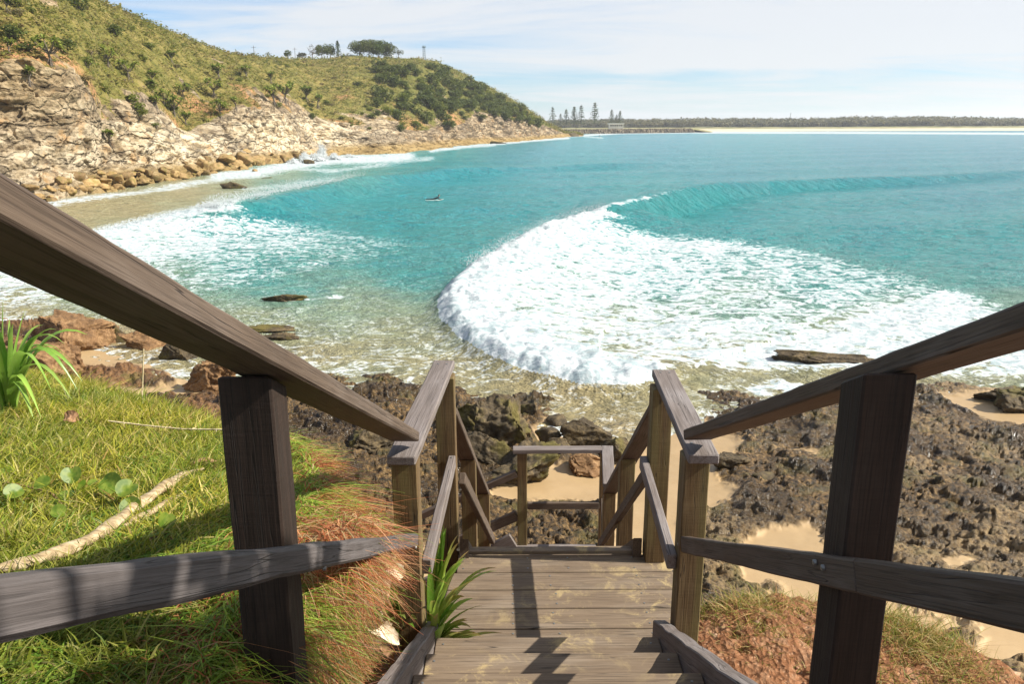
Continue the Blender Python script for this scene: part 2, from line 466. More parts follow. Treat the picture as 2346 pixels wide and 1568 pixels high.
# treads of the upper flight
R_, G_ = 0.16, 0.30
for k in range(1, 10):
    yn = 2.51 - (k - 1) * G_
    z = LZ + k * R_
    beam('tread', (-0.288, yn - 0.14, z - 0.018), (0.538, yn - 0.14, z - 0.018), 0.28, 0.036, W_DECK, ST, bev=0.004, wob=0.001,
         screws=((0.03, -0.10, 0.0042), (0.03, 0.10, 0.0042), (0.79, -0.10, 0.0042), (0.79, 0.10, 0.0042)))
def stringer(x, ya, za, yb, zb, depth, th=0.045, notch=True, mat=W_MID):
    """sloping side board with plumb-cut ends; ya/za top at far end, yb/zb top at near end"""
    n = 60; P = []
    for i in range(n + 1):
        t = i / n; y = ya + (yb - ya) * t; z = za + (zb - za) * t
        dz = 0.004 * float(perlin(y * 7, x * 3, 1.3)) - 0.012 * max(0.0, float(perlin(y * 11, x * 5, 7.7)) - .15)
        P.append((y, z + dz, z - depth))
    V = []; 
    for (y, a, b) in P:
        for (sx, z) in ((-th/2, b), (-th/2, a - .004), (-th/2 + .004, a), (th/2 - .004, a), (th/2, a - .004), (th/2, b)):
            V.append((x + sx, y, z))
    F = []
    for i in range(n):
        for j in range(6):
            F.append((i*6+j, i*6+(j+1)%6, (i+1)*6+(j+1)%6, (i+1)*6+j))
    F += [tuple(range(6)), tuple(n*6+j for j in range(5, -1, -1))]
    me = D.meshes.new('stringer')
    # local X along the board so that the grain follows it
    p0 = Vector((x, ya, za)); axv = (Vector((x, yb, zb)) - p0).normalized(); side = Vector((0, 0, 1)).cross(axv).normalized(); upv = axv.cross(side)
    mw = Matrix(((axv.x, side.x, upv.x, p0.x), (axv.y, side.y, upv.y, p0.y), (axv.z, side.z, upv.z, p0.z), (0, 0, 0, 1)))
    inv = mw.inverted()
    me.from_pydata([tuple(inv @ Vector(v)) for v in V], [], F); me.materials.append(mat); me.update()
    o = D.objects.new('stringer', me); col.objects.link(o); o.parent = ST
    o.matrix_basis = Matrix.Translation(-Vector(ST.location)) @ mw
    return o
s1 = R_ / G_
stringer(-0.313, 2.63, LZ + 0.145, -0.4, LZ + 0.145 + s1 * 3.03, 0.27, 0.046, mat=W_GREY)
stringer(0.565, 2.63, LZ + 0.145, -0.4, LZ + 0.145 + s1 * 3.03, 0.27, 0.050, mat=W_GREY)
# lower flight
L2 = -3.545
def low_u(y): return -1.245 - 0.731 * (y - 3.40)
RO2 = RT / 2 * math.sqrt(1 + .731 ** 2)
beam('handrail', (-0.317, 3.56, low_u(3.56) + RO2), (-0.225, 5.46, low_u(5.46) + RO2), 0.10, RT, W_MID, ST)
beam('handrail', (0.700, 3.367, low_u(3.367) + RO2), (0.735, 5.43, low_u(5.43) + RO2), 0.10, RT, W_MID, ST)
post(-0.315, -0.225, 4.38, 4.47, -4.6, low_u(4.425) - .002, endcut=.731)
post(0.655, 0.745, 4.38, 4.47, -4.6, low_u(4.425) - .002, endcut=.731)
post(-0.265, -0.175, 5.36, 5.45, -6.5, low_u(5.405) - .002, endcut=.731)
post(0.684, 0.774, 5.36, 5.45, -6.5, low_u(5.405) - .002, endcut=.731)
beam('midrail', (-0.250, 3.55, -1.69), (-0.155, 5.36, -3.07), 0.034, 0.06, W_MID, ST)
beam('midrail', (0.640, 3.37, -1.565), (0.672, 5.36, -3.10), 0.034, 0.06, W_MID, ST)
for k in range(1, 9):
    z = LZ - k * 0.172; yc = 3.43 + (k - 1) * 0.245 + .12
    beam('tread', (-0.205, yc, z - 0.018), (0.560, yc, z - 0.018), 0.235, 0.036, W_DECK, ST)
stringer(-0.232, 5.45, L2 + .12, 3.325, LZ + 0.105, 0.27, 0.042)
stringer(0.590, 5.45, L2 + .12, 3.325, LZ + 0.105, 0.27, 0.042)
# lower landing
for k in range(6):
    yc = 5.49 + k * 0.115
    beam('deck_board', (-0.10, yc, L2 - 0.015), (0.70 if k < 5 else .72, yc, L2 - 0.015), 0.109, 0.03, W_GREY, ST, bev=0.003)
beam('bearer', (-0.10, 5.52, L2 - 0.115), (0.76, 5.52, L2 - 0.115), 0.07, 0.16, W_MID, ST)
beam('bearer', (-0.10, 6.05, L2 - 0.115), (0.78, 6.05, L2 - 0.115), 0.07, 0.16, W_MID, ST)
zt2 = -2.645
beam('handrail', (0.002, 6.14, zt2 - RT/2), (0.755, 6.14, zt2 - RT/2), 0.09, RT, W_GREY, ST)
beam('handrail', (0.732, 5.45, zt2 - RT/2), (0.806, 6.185, zt2 - RT/2), 0.095, RT, W_GREY, ST)
post(0.040, 0.122, 6.10, 6.18, -6.6, zt2 - RT - .001)
post(0.745, 0.825, 6.10, 6.18, -6.6, zt2 - RT - .001)
beam('midrail', (0.124, 6.115, -3.17), (0.743, 6.115, -3.17), 0.035, 0.06, W_MID, ST)
beam('midrail', (0.705, 5.45, -3.12), (0.768, 6.09, -3.12), 0.034, 0.06, W_MID, ST)
# last flight, turning left off the lower landing
beam('handrail', (0.036, 6.13, -2.87), (-2.6, 6.13, -2.87 - .48 * 2.636), 0.06, 0.055, W_MID, ST)
beam('midrail', (0.036, 6.13, -3.27), (-2.6, 6.13, -3.27 - .48 * 2.636), 0.035, 0.09, W_MID, ST)
post(-1.52, -1.43, 6.16, 6.25, -7.2, -3.45)
for k in range(9):
    beam('tread', (-0.22 - k * .28, 5.52, L2 - .16 * (k + 1)), (-0.22 - k * .28, 6.07, L2 - .16 * (k + 1)), 0.25, 0.036, W_DECK, ST)
beam('stringer', (0.02, 6.09, L2 + .03), (-2.6, 6.09, L2 + .03 - .571 * 2.62), 0.045, 0.2, W_GREY, ST)
beam('stringer', (0.02, 5.49, L2 - .07), (-2.6, 5.49, L2 - .07 - .571 * 2.62), 0.045, 0.2, W_GREY, ST)

# ------------------------------------------------------------------ the near bank (grass and red earth)
LIP_L = np.array([(-9, 9.5), (-5, 6.6), (-2.9, 5.0), (-1.3, 3.42), (-0.98, 3.0), (-0.74, 2.62), (-0.62, 2.25), (-0.56, 1.6), (-0.54, 0.5), (-0.6, -4)])
LIP_R = np.array([(0.45, -4), (0.45, 2.2), (0.5, 3.42), (1.2, 3.50), (1.85, 3.46), (2.12, 3.25), (2.32, 2.95), (2.7, 2.5), (4.5, 1.0), (8, -2)])
def bank_z(x, y):
    x = np.asarray(x, np.float64); y = np.asarray(y, np.float64)
    sdl, _ = line_sd(x, y, LIP_L)          # lip runs from far left to near right; + is outside (right of the lawn)
    sdr, _ = line_sd(x, y, LIP_R)
    n = fbm(x * 1.3, y * 1.3, 2.0, 4)
    plat = -0.95 - 0.20 * (y - 1.5) + 0.05 * n
    plat = np.where(y < 1.5, -0.95 - 0.05 * (y - 1.5) + .05 * n, plat)
    dl = np.maximum(sdl + 0.08 * n, 0)
    zl = plat - 1.15 * dl - 1.3 * (1 - np.exp(-dl / .14)) * sstep(-1.6, -0.8, x) - 0.9 * dl * np.exp(-dl) - 0.05 * np.exp(-np.abs(sdl) * 6)
    zr0 = -2.44 + 0.06 * n - 0.09 * np.exp(-((x - 0.5) / .35) ** 2)
    dr = np.maximum(sdr + 0.06 * n, 0)
    zr = zr0 - 1.3 * dr - 0.5 * dr * np.exp(-dr) + 0.10 * np.exp(-((x - 1.25) / .5) ** 2 - ((y - 3.3) / .4) ** 2)
    z = np.maximum(zl, zr)
    return z, sdl, sdr
s_ = line_sd(np.array([-2.0, 0.0, 3.0]), np.array([2.0, 2.0, 2.0]), LIP_L)[0]
SGN_L = 1.0 if s_[1] > 0 else -1.0
s_ = line_sd(np.array([1.2]), np.array([2.0]), LIP_R)[0]
SGN_R = -1.0 if s_[0] > 0 else 1.0
_lsd = line_sd
def bank_all(x, y):
    global line_sd
    def ls(px, py, L):
        d, a = _lsd(px, py, L)
        return (d * SGN_L if L is LIP_L else d * SGN_R), a
    line_sd = ls
    try: r = bank_z(x, y)
    finally: line_sd = _lsd
    return r
nx, ny = 520, 420
gx = np.linspace(-9, 7, nx); gy = np.linspace(-3.5, 9.0, ny)
X, Y = np.meshgrid(gx, gy, indexing='ij')
Z, sL, sR = bank_all(X.ravel(), Y.ravel())
rough = 0.06 * fbm(X.ravel() * 9, Y.ravel() * 9, 0, 4, ridged=True) * sstep(-.1, .3, sL) * 1.0
red = sstep(-0.1, 0.15, sL)
Z2 = Z + rough + 0.02 * fbm(X.ravel() * 30, Y.ravel() * 30, 3, 3) * red
M = Mat('bank_soil', 0.95, 0.1)
v = M.coord('World')
a = M.noise(v, 14, 6, 0.7); b = M.noise(v, 3, 3, 0.5); gr = M.voro(v, 42)
soil = M.ramp(a, [(0.25, (0.09, 0.038, 0.018)), (0.5, (0.23, 0.105, 0.05)), (0.72, (0.34, 0.205, 0.12))])
soil = M.mix(M.remap(gr, 0.05, 0.3, 0.7, 0.0), soil, (0.50, 0.30, 0.18))
grs = M.ramp(a, [(0.3, (0.035, 0.045, 0.012)), (0.7, (0.12, 0.12, 0.035))])
c = M.mix(M.attr('red'), grs, soil)
SOIL = M.done(c, 0.95, M.bump(M.math('ADD', a, M.math('MULTIPLY', gr, .6)), 0.8, 0.03))
bank = mesh_np('ground', np.stack([X.ravel(), Y.ravel(), Z2], 1), grid_faces(nx, ny)[:, ::-1], SOIL, attrs={'red': red})
tag(bank, 'steep bank of red earth and turf beside the staircase', kind='structure')

# ------------------------------------------------------------------ beach and rock shelf below
SHORE = [(-900, 720), (-300, 745), (60, 745), (190, 775), (300, 850), (450, 885), (700, 905), (900, 905), (1050, 930), (1200, 975), (1330, 1015), (1420, 1035), (1500, 1015), (1600, 975), (1750, 960), (1950, 930), (2150, 915), (2400, 890), (2800, 880), (3300, 860)]
shore_w = np.array([atz(u, v, SEA)[:2] for u, v in SHORE])
uu = np.arange(-520, 2900, 2.3); vv = np.concatenate([np.arange(600, 1500, 1.75), np.arange(1500, 1900, 5)])
UU, VV = np.meshgrid(uu, vv, indexing='ij')
B0 = -8.9
uf = UU.ravel(); vf = VV.ravel()
r0 = (uf[:, None] - 1173) / 1797 * Rt - (vf[:, None] - 784) / 1797 * Up + Fw
bx = r0[:, 0] / r0[:, 2] * B0; by = r0[:, 1] / r0[:, 2] * B0
sd, _ = line_sd(bx, by, shore_w)      # travelling to +x: left is seaward
sd = -sd                               # + landward
def base_h(sd):
    return np.where(sd > 0, SEA + 0.085 * np.minimum(sd, 60), SEA + 0.10 * np.maximum(sd, -12))
bh = base_h(sd)
bh += 0.10 * fbm(bx * .25, by * .25, 0, 3)
# project the surface point, then look it up in the outlines of rock seen from the stairs
pu, pv = proj(bx, by, bh)
wu = pu + 26 * fbm(bx * .9, by * .9, 1.0, 4); wv = pv + 13 * fbm(bx * .9, by * .9, 9.0, 4)
ROCKS = [
 [(-900, 740), (60, 728), (200, 742), (248, 785), (170, 808), (100, 832), (-900, 850)],
 [(130, 852), (200, 833), (330, 840), (395, 862), (420, 886), (560, 905), (560, 1010), (300, 1040), (-900, 1200), (-900, 830)],
 [(700, 880), (760, 862), (900, 862), (1060, 888), (1200, 900), (1262, 908), (1310, 940), (1290, 962), (1225, 985), (1235, 1020), (1262, 1060), (1200, 1108), (1130, 1128), (1110, 1180), (900, 1300), (300, 1300), (480, 1000), (560, 930)],
 [(1105, 1148), (1250, 1140), (1405, 1150), (1410, 1290), (1250, 1420), (1050, 1420), (1050, 1200)],
 [(1590, 905), (1700, 890), (1800, 900), (1900, 882), (2050, 872), (2200, 880), (2346, 895), (3300, 880), (3300, 1360), (2346, 1345), (2250, 1325), (2060, 1322), (1960, 1290), (1905, 1240), (1840, 1208), (1745, 1215), (1700, 1262), (1700, 1330), (1760, 1370), (1700, 1440), (1600, 1480), (1560, 1300), (1590, 1190), (1690, 1130), (1640, 1105), (1640, 1060), (1700, 1020), (1610, 965)],
 [(1250, 1045), (1400, 1020), (1480, 1020), (1480, 1045), (1380, 1062), (1290, 1075)],
 [(2120, 1330), (2260, 1345), (2200, 1372), (2130, 1365)],
 [(2060, 1380), (2100, 1375), (2110, 1400), (2070, 1405)],
 [(2150, 1450), (2200, 1440), (2260, 1465), (2230, 1500), (2160, 1480)],
 [(2260, 1530), (2346, 1515), (2500, 1560), (2300, 1580)],
]
HOLES = [  # sand and pools inside the shelf
 [(2150, 905), (2260, 900), (2346, 930), (2500, 950), (2346, 975), (2240, 955)],
 [(250, 890), (420, 890), (470, 905), (300, 910)],
]
msd = np.full(uf.shape, 1e9)
for P in ROCKS: msd = np.minimum(msd, poly_sd(wu, wv, P))
hsd = np.full(uf.shape, 1e9)
for P in HOLES: hsd = np.minimum(hsd, poly_sd(wu, wv, P))
rk = sstep(8, -26, msd) * sstep(-4, 12, hsd)
# patchy fringe where sand lies between low rock
patch = fbm(bx * .8, by * .8, 5.0, 5)
fr = sstep(60, -10, msd) * sstep(0.06, 0.22, patch) * sstep(1010, 1120, pv) * (pu > 1500)
rk = np.maximum(rk, fr * 0.8)
rk *= np.where((pu > 1500) & (pv > 1000), sstep(-.55, -.3, fbm(bx * .5 + 7, by * .5, 2, 4)), 1)
# rock relief
f1, f2, cv = cells(bx * .55, by * .75, 0.0)
big = fbm(bx * .45, by * .45, 3.0, 4)
rid = fbm(bx * 1.6, by * 2.2, 4.0, 6, gain=.58, ridged=True)
pit1, pit2, _ = cells(bx * 3.2, by * 3.8, 1.0)
pit = np.minimum(pit1, .8)
fine = fbm(bx * 7, by * 8, 2.0, 4, gain=.6)
e1, e2, ev = cells(bx * 1.9 + .3 * fine, by * 3.4, 3.0)
tb = 3.4 * (big + .25 * fbm(bx * .9, by * 1.3, 21.0, 4)); terr = (np.floor(tb) + sstep(.55, .95, tb - np.floor(tb))) / 3.4
h_rock = 0.15 + 0.62 * terr + 0.10 * (cv - .3) * sstep(0.02, .2, f2 - f1) + 0.15 * (ev - .5) * sstep(0.0, .12, e2 - e1) - .10 * sstep(.10, .0, e2 - e1) + 0.13 * rid - 0.06 * (1 - pit) + 0.08 * fine
h_rock = np.maximum(h_rock, -.12) + 0.05
right = sstep(1450, 1700, pu)
h_rock = .05 + (h_rock - .05) * (1.0 - 0.25 * right)
swash = sstep(0, -2, sd)
sandn = 0.012 * fbm(bx * 2, by * 2, 1, 3) + 0.05 * fbm(bx * .3, by * .3, 7, 2)
bz = bh + rk * (h_rock + 0.12 * swash) + sandn
rkc = sstep(0.15, 0.6, rk + 0.25 * fbm(bx * 5, by * 5, 8, 3))
wet = np.clip(sstep(2.2, 0.2, bz - SEA - 0.1), 0, 1)
orange = sstep(700, 420, pu + 60 * fbm(bx * .5, by * .5, 2, 3)) * 1.0
pebble = sstep(-.1, .4, fbm(bx * .35, by * .35, 11, 3) + .45 * sstep(1130, 1260, pv)) * right
M = Mat('shelf_rock_and_sand', 0.8, 0.3)
v = M.coord('World')
n1 = M.noise(v, 1.1, 7, 0.65, 0.3); n2 = M.noise(v, 7, 6, 0.7); n3 = M.voro(v, 9)
dark = M.ramp(n2, [(0.32, (0.008, 0.006, 0.004)), (0.44, (0.040, 0.026, 0.011)), (0.55, (0.150, 0.088, 0.030)), (0.70, (0.38, 0.255, 0.11))])
dark2 = M.ramp(n2, [(0.28, (0.035, 0.022, 0.012)), (0.5, (0.17, 0.085, 0.032)), (0.72, (0.36, 0.20, 0.085))])
c = M.mix(M.attr('orange'), dark, dark2)
c = M.mix(M.remap(n1, 0.52, 0.66, 0, 0.6), c, M.mix(n2, (0.022, 0.014, 0.006), (0.19, 0.115, 0.045)))
c = M.mix(M.math('MULTIPLY', M.attr('pebble'), M.remap(n3, 0.30, 0.55, 0.0, 0.55)), c, (0.40, 0.29, 0.15))
alg = M.math('MULTIPLY', M.remap(M.noise(v, 0.8, 4, .6), 0.52, 0.66, 0, .55), M.attr('wet'))
c = M.mix(alg, c, (0.11, 0.10, 0.02))
bigp = M.remap(M.noise(v, .33, 5, .6, .4), .47, .58)
c = M.mix(M.math('MULTIPLY', bigp, .78), c, M.mix(n2, (0.011, 0.007, 0.004), (0.085, 0.055, 0.025)))
snd = M.ramp(M.noise(v, 1.3, 6, 0.6), [(0.3, (0.40, 0.27, 0.135)), (0.7, (0.50, 0.355, 0.19))])
snd = M.mix(M.math('MULTIPLY', M.attr('wet'), 0.62), snd, (0.26, 0.175, 0.085))
c = M.mix(1.0, c, (0.84, 0.82, 0.78), 'MULTIPLY')
c = M.mix(M.attr('rock'), snd, c)
ro = M.math('SUBTRACT', 0.9, M.math('MULTIPLY', M.attr('wet'), M.math('ADD', 0.38, M.math('MULTIPLY', M.attr('rock'), 0.12))))
ro = M.math('SUBTRACT', ro, M.math('MULTIPLY', M.math('MULTIPLY', bigp, M.attr('rock')), .25))
bmp = M.bump(M.math('ADD', M.math('MULTIPLY', n2, M.attr('rock')), M.math('MULTIPLY', M.noise(v, 30, 5, .7), M.math('ADD', M.math('MULTIPLY', M.attr('rock'), .5), .04))), 0.9, 0.08)
SHELF = M.done(c, ro, bmp)
P3 = np.stack([bx, by, bz], 1)
beach = mesh_np('beach', P3, grid_faces(len(uu), len(vv)), SHELF, attrs={'rock': rkc, 'wet': wet, 'orange': orange, 'pebble': pebble})
tag(beach, 'sandy cove with a dark pitted rock shelf at the foot of the stairs', kind='structure')

# ------------------------------------------------------------------ the sea
vs = np.concatenate([[280.2, 280.8, 281.5, 282.5, 284, 286], np.arange(288, 330, 1.1), np.arange(330, 560, 1.35), np.arange(560, 1130, 2.0)])
us = np.arange(-700, 3100, 2.6)
# rows are circles of constant distance measured down the middle of the bay
rowd = []
for v_ in vs:
    if v_ < 282.3: rowd.append({280.2: 9000., 280.8: 5000., 281.5: 3500.}.get(float(v_), 3000.))
    else:
        r = ray(1173, v_); rowd.append(min(3000., SEA / r[2] * r[1]))
rowd = np.array(rowd)
tanu = (us - 1173) / 1797 / 0.963
RD, TU = np.meshgrid(rowd, tanu, indexing='xy')     # (nu, nv)
wx = (RD * TU * (0.963 + 0.269 * 9.5 / np.maximum(RD, 15))).ravel(); wy = RD.ravel()
pu, pv = proj(wx, wy, np.full(wx.shape, SEA))
pu = np.clip(pu, -2000, 4500); pv = np.clip(pv, 0, 3000)
def crest(pts):
    w = np.array([atz(u, v, SEA + h)[:2] for u, v, h in pts]); return w, np.array([p[2] for p in pts], float)
A1 = [(2700, 380, .25), (2346, 392, .5), (2100, 402, .9), (1900, 407, 1.2), (1750, 414, 1.5), (1600, 430, 1.8), (1500, 447, 1.9), (1400, 470, 1.95), (1340, 482, 1.7)]
A2 = [(1420, 468, 1.9), (1340, 480, 1.8), (1250, 508, 1.6), (1170, 548, 1.45), (1100, 588, 1.3), (1055, 628, 1.2), (1038, 662, 1.1), (1046, 700, 1.0), (1095, 742, .95), (1165, 782, .9), (1255, 815, .85), (1350, 836, .8), (1430, 842, .7), (1510, 832, .6), (1600, 822, .3)]
B1 = [(1500, 372, .3), (1330, 376, .8), (1250, 378, 1.0), (1120, 383, 1.3), (1000, 389, 1.6), (850, 402, 1.9), (700, 424, 2.1), (600, 445, 2.2), (500, 468, 2.1), (440, 478, 1.4)]
B2 = [(540, 458, 2.1), (480, 470, 1.9), (400, 485, 1.5), (330, 500, 1.2), (260, 518, 1.0), (200, 534, .9), (100, 560, .8), (0, 585, .7), (-150, 620, .5)]
z = np.zeros(wx.shape)
def interp_arc(arc, vals): return np.interp(arc, np.arange(len(vals)), vals)
w1, h1 = crest(A1); d1, a1 = line_sd(wx, wy, w1); ha = interp_arc(a1, h1)
endf = sstep(-.0, .6, a1) * 1.0
gA = np.where(d1 > 0, np.exp(-(d1 / 2.3) ** 2) , np.exp(-(d1 / 7.5) ** 2))
z += 1.12 * ha * gA * sstep(w1[-1][0] - 4, w1[-1][0] + 3, wx)
trA = -0.45 * np.exp(-((d1 - 6.5) / 3.0) ** 2) * ha * sstep(w1[-1][0] - 4, w1[-1][0] + 3, wx)
z += trA
w2, h2 = crest(A2); d2, a2 = line_sd(wx, wy, w2); hb = .86 * interp_arc(a2, h2)
gB = np.where(d2 > 0, np.exp(-(d2 / 5.5) ** 2), np.exp(-(d2 / 1.05) ** 2))
w3, h3 = crest(B1); d3, a3 = line_sd(wx, wy, w3); hc = interp_arc(a3, h3)
gC = np.where(d3 > 0, np.exp(-(d3 / 3.6) ** 2), np.exp(-(d3 / 10) ** 2))
w4, h4 = crest(B2); d4, a4 = line_sd(wx, wy, w4); hd = interp_arc(a4, h4)
gD = np.where(d4 > 0, np.exp(-(d4 / 6) ** 2), np.exp(-(d4 / 3.2) ** 2))
z = np.maximum(z, hb * gB)
zB = np.maximum(hc * gC * sstep(w3[-1][0] - 3, w3[-1][0] + 9, wx), hd * gD)
z = np.maximum(z, 0) + zB + np.minimum(z, 0)
# swell and wind chop
far = np.hypot(wx, wy)
sw = 0.22 * np.sin((wy * .93 - wx * .25 + 6 * fbm(wx * .01, wy * .01, 0, 2)) * 2 * np.pi / 27.0) * sstep(40, 90, far) * sstep(900, 300, far)
chop = 0.20 * fbm(wx * .30, wy * .55, 4, 5, gain=.6) * sstep(18, 40, far) + 0.035 * fbm(wx * 1.8, wy * 2.6, 4, 3)
z += sw + chop * sstep(1200, 200, far)
# foam cover, looked up where the heaved surface shows
pu, pv = proj(wx, wy, SEA + np.maximum(z, 0)); pu = np.clip(pu, -2000, 4500); pv = np.clip(pv, 0, 3000)
def ln(pts, wpx, val, k=2.0):
    d, _ = _lsd(pu, pv * k, [(u, v * k) for u, v in pts]); return val * np.exp(-(d / wpx) ** 2)
nz = fbm(wx * .10, wy * .10, 6, 4)
nz2 = fbm(wx * .35, wy * .5, 2, 4)
FA = [(1385, 482), (1430, 502), (1500, 522), (1700, 538), (1900, 572), (2100, 622), (2300, 690), (2500, 740), (3000, 800), (3000, 900), (2346, 880), (2100, 868), (1700, 862), (1540, 842), (1500, 838), (1430, 848), (1350, 842), (1255, 822), (1165, 788), (1092, 748), (1040, 703), (1028, 662), (1046, 626), (1095, 584), (1168, 543), (1250, 503), (1330, 478)]
sa = poly_sd(pu + 14 * nz2, pv + 7 * nz2, FA)
dens = 0.33 + 0.58 * np.exp(-np.maximum(d2, 0) / 13.0) + 0.17 * np.exp(-(((pu - 1500) / 420) ** 2 + ((pv - 610) / 120) ** 2)) + 0.16 * nz
dens += 0.14 * np.exp(-(((pu - 2100) / 90) ** 2 + ((pv - 757) / 12) ** 2)) - 0.10 * sstep(1550, 2300, pu) * sstep(650, 800, pv)
dens += 0.22 * sstep(26, 4, np.abs(pv - (538 + .12 * np.maximum(pu - 1700, 0) + .00018 * np.maximum(pu - 1700, 0) ** 2) - 14)) * (pu > 1450)
foam = np.clip(dens, 0.2, .97) * sstep(12, -40, sa + 16 * nz)
roll = np.exp(-((d2 - .6) / 2.4) ** 2) * (a2 > .6) * sstep(len(h2) - 1.0, len(h2) - 2.6, a2)
foam = np.maximum(foam, 1.25 * roll * (d2 > -.85))
FB = [(1000, 560), (800, 520), (560, 490), (480, 478), (440, 482), (330, 503), (200, 534), (0, 585), (-300, 640), (-300, 740), (0, 715), (400, 690), (700, 640)]
sb = poly_sd(pu + 20 * nz2, pv + 10 * nz2, FB)
db = 0.30 + 0.55 * np.exp(-np.maximum(d4, 0) / 12) * sstep(820, 350, pu) + 0.20 * nz + .22 * np.exp(-(((pu - 480) / 330) ** 2 + ((pv - 545) / 50) ** 2))
foam = np.maximum(foam, np.clip(db, 0, 1) * sstep(20, -30, sb))
rollb = np.exp(-((d4 - .6) / 2.2) ** 2) * (a4 > .4) * (d4 > -1.8)
foam = np.maximum(foam, 1.2 * rollb)
lipb = 1.25 * np.exp(-((d3 + 0.2) / (.35 + .0045 * far)) ** 2) * sstep(4.2, 8.4, a3) * (a3 < len(h3) - 1.01)
foam = np.maximum(foam, 0.9 * lipb * (0.7 + .6 * nz2))
lipa = np.exp(-((d1 - .1) / .55) ** 2) * sstep(4.6, 6.9, a1) * (wx > w1[-1][0] + 1)
foam = np.maximum(foam, .95 * lipa * (.75 + .7 * nz2))
# background lace over the shallows
lace = 0.20 + 0.12 * nz + 0.16 * sstep(600, 760, pv) * sstep(1500, 900, pu) * sstep(1000, 880, pv)
foam = np.maximum(foam, np.clip(lace, 0, 1) * sstep(520, 640, pv + 60 * nz) * (0.75 + 0.35 * sstep(700, 900, pv)))
sds, _ = line_sd(wx, wy, shore_w); sds = sds  # + seaward
foam = np.maximum(foam, (0.42 + .25 * nz2) * np.exp(-((sds - .3) / 1.6) ** 2))
foam = np.maximum(foam, (0.36 + .3 * nz) * sstep(1560, 1640, pu) * sstep(868, 885, pv) )
foam = np.maximum(foam, (0.55 + .3 * nz) * sstep(300, 100, pu) * sstep(700, 740, pv))
foam = np.maximum(foam, ln([(1740, 893), (1790, 885), (1850, 900)], 34, 1.0))
# along the foot of the headland
for pts, wpx, val in (([(90, 470), (200, 455), (330, 438), (470, 415), (560, 400), (640, 388)], 15, 0.72), ([(500, 405), (600, 392), (680, 376), (760, 366), (850, 364), (930, 358)], 22, 1.1),
                      ([(640, 384), (760, 392), (900, 372), (985, 362)], 13, 0.55), ([(990, 345), (1060, 336), (1130, 331)], 9, 0.85), ([(1130, 330), (1215, 322), (1300, 316)], 6, 1.0),
                      ([(1310, 312), (1420, 305), (1600, 303), (1750, 304)], 5, 1.0), ([(1600, 303.5), (1900, 304), (2200, 305.5), (2500, 307), (3000, 309)], 5.0, 1.1), ([(560, 432), (640, 425), (760, 412)], 12, .45),
                      ([(-200, 505), (100, 470)], 12, .7), ([(700, 688), (780, 680)], 10, .6), ([(1340, 313), (1380, 316)], 4, .6)):
    foam = np.maximum(foam, ln(pts, wpx, val))
z += 0.13 * np.clip(foam - .55, 0, 1) * fbm(wx * .8, wy * .8, 5, 3, gain=.5) * 2 + 0.05 * np.clip(foam - .25, 0, .5) * fbm(wx * 2.5, wy * 2.5, 5, 4)
rl = np.clip(np.maximum(roll, rollb * .8), 0, 1)
z += 0.24 * rl * (fbm(wx * 1.0, wy * 1.0, 9, 3, gain=.5))
# water tint: 0 sand through water .. 1 open blue
CT = [(0, 640, .25), (0, 700, .12), (150, 500, .10), (300, 480, .10), (430, 440, .14), (520, 430, .22), (150, 455, .05), (650, 400, .42), (800, 385, .55), (950, 360, .75), (300, 560, .5), (500, 520, .68), (300, 640, .40), (600, 600, .58), (700, 640, .50),
      (800, 700, .34), (600, 760, .22), (900, 780, .20), (1050, 860, .10), (1200, 880, .08), (1350, 900, .05), (1350, 980, .0), (1500, 880, .10), (700, 830, .12), (300, 800, .02), (950, 600, .66), (900, 500, .80), (1100, 450, .84), (1000, 400, .86), (600, 480, .80), (700, 450, .82), (1300, 400, .87),
      (1200, 340, .93), (1500, 320, .97), (2000, 320, 1.0), (2300, 330, 1.0), (1700, 380, .92), (2200, 420, .93), (1500, 480, .78), (1700, 480, .82), (2000, 520, .84), (2300, 560, .80), (2346, 620, .66), (2346, 690, .42), (1500, 620, .6), (1300, 640, .45), (1700, 700, .42), (1400, 760, .25), (2000, 760, .25), (2300, 800, .18),
      (1700, 850, .14), (2000, 860, .1), (1470, 850, .16), (1900, 640, .6), (1200, 740, .3), (1100, 560, .72)]
num = np.zeros(wx.shape); den = np.zeros(wx.shape)
for (cu, cvv, val) in CT:
    w = 1 / (((pu - cu) / 1.6) ** 2 + ((pv - cvv) * 1.3) ** 2 + 500) ** 1.7
    num += w * val; den += w
tint = np.clip(num / den + 0.05 * nz + .05 * nz2 * (pv > 500), 0, 1)
M = Mat('sea_water', 0.16, 0.5)
v = M.coord('World')
t = M.attr('tint')
tn = M.math('ADD', t, M.math('MULTIPLY', M.math('SUBTRACT', M.noise(M.coord('World', (1, 1.8, 1)), .25, 4, .6), 0.5), 0.16))
wc = M.ramp(tn, [(0.0, (0.47, 0.37, 0.19)), (0.14, (0.41, 0.375, 0.20)), (0.32, (0.31, 0.40, 0.26)), (0.55, (0.105, 0.36, 0.315)), (0.8, (0.030, 0.330, 0.335)), (1.0, (0.034, 0.265, 0.335))])
W1 = M.vadd(v, M.noise(v, .35, 3, .5, out='Color'))
na = M.noise(M.coord('World', (1, 1.25, 1)), 0.50, 7, .62, 1.2)
nb = M.noise(M.coord('World', (1, 1.1, 1), (31, 7, 0)), 1.3, 5, .55, 0.9)
def ridge(n, k): return M.math('SUBTRACT', 1.0, M.math('MULTIPLY', M.math('ABSOLUTE', M.math('SUBTRACT', n, 0.5)), k), clamp=True)
ra = ridge(na, 8.5); rb = ridge(nb, 6.5)
L = M.math('ADD', M.math('MULTIPLY', ra, .55), M.math('ADD', M.math('MULTIPLY', rb, .30), M.math('MULTIPLY', M.noise(v, 4.0, 4, .65), .26)))
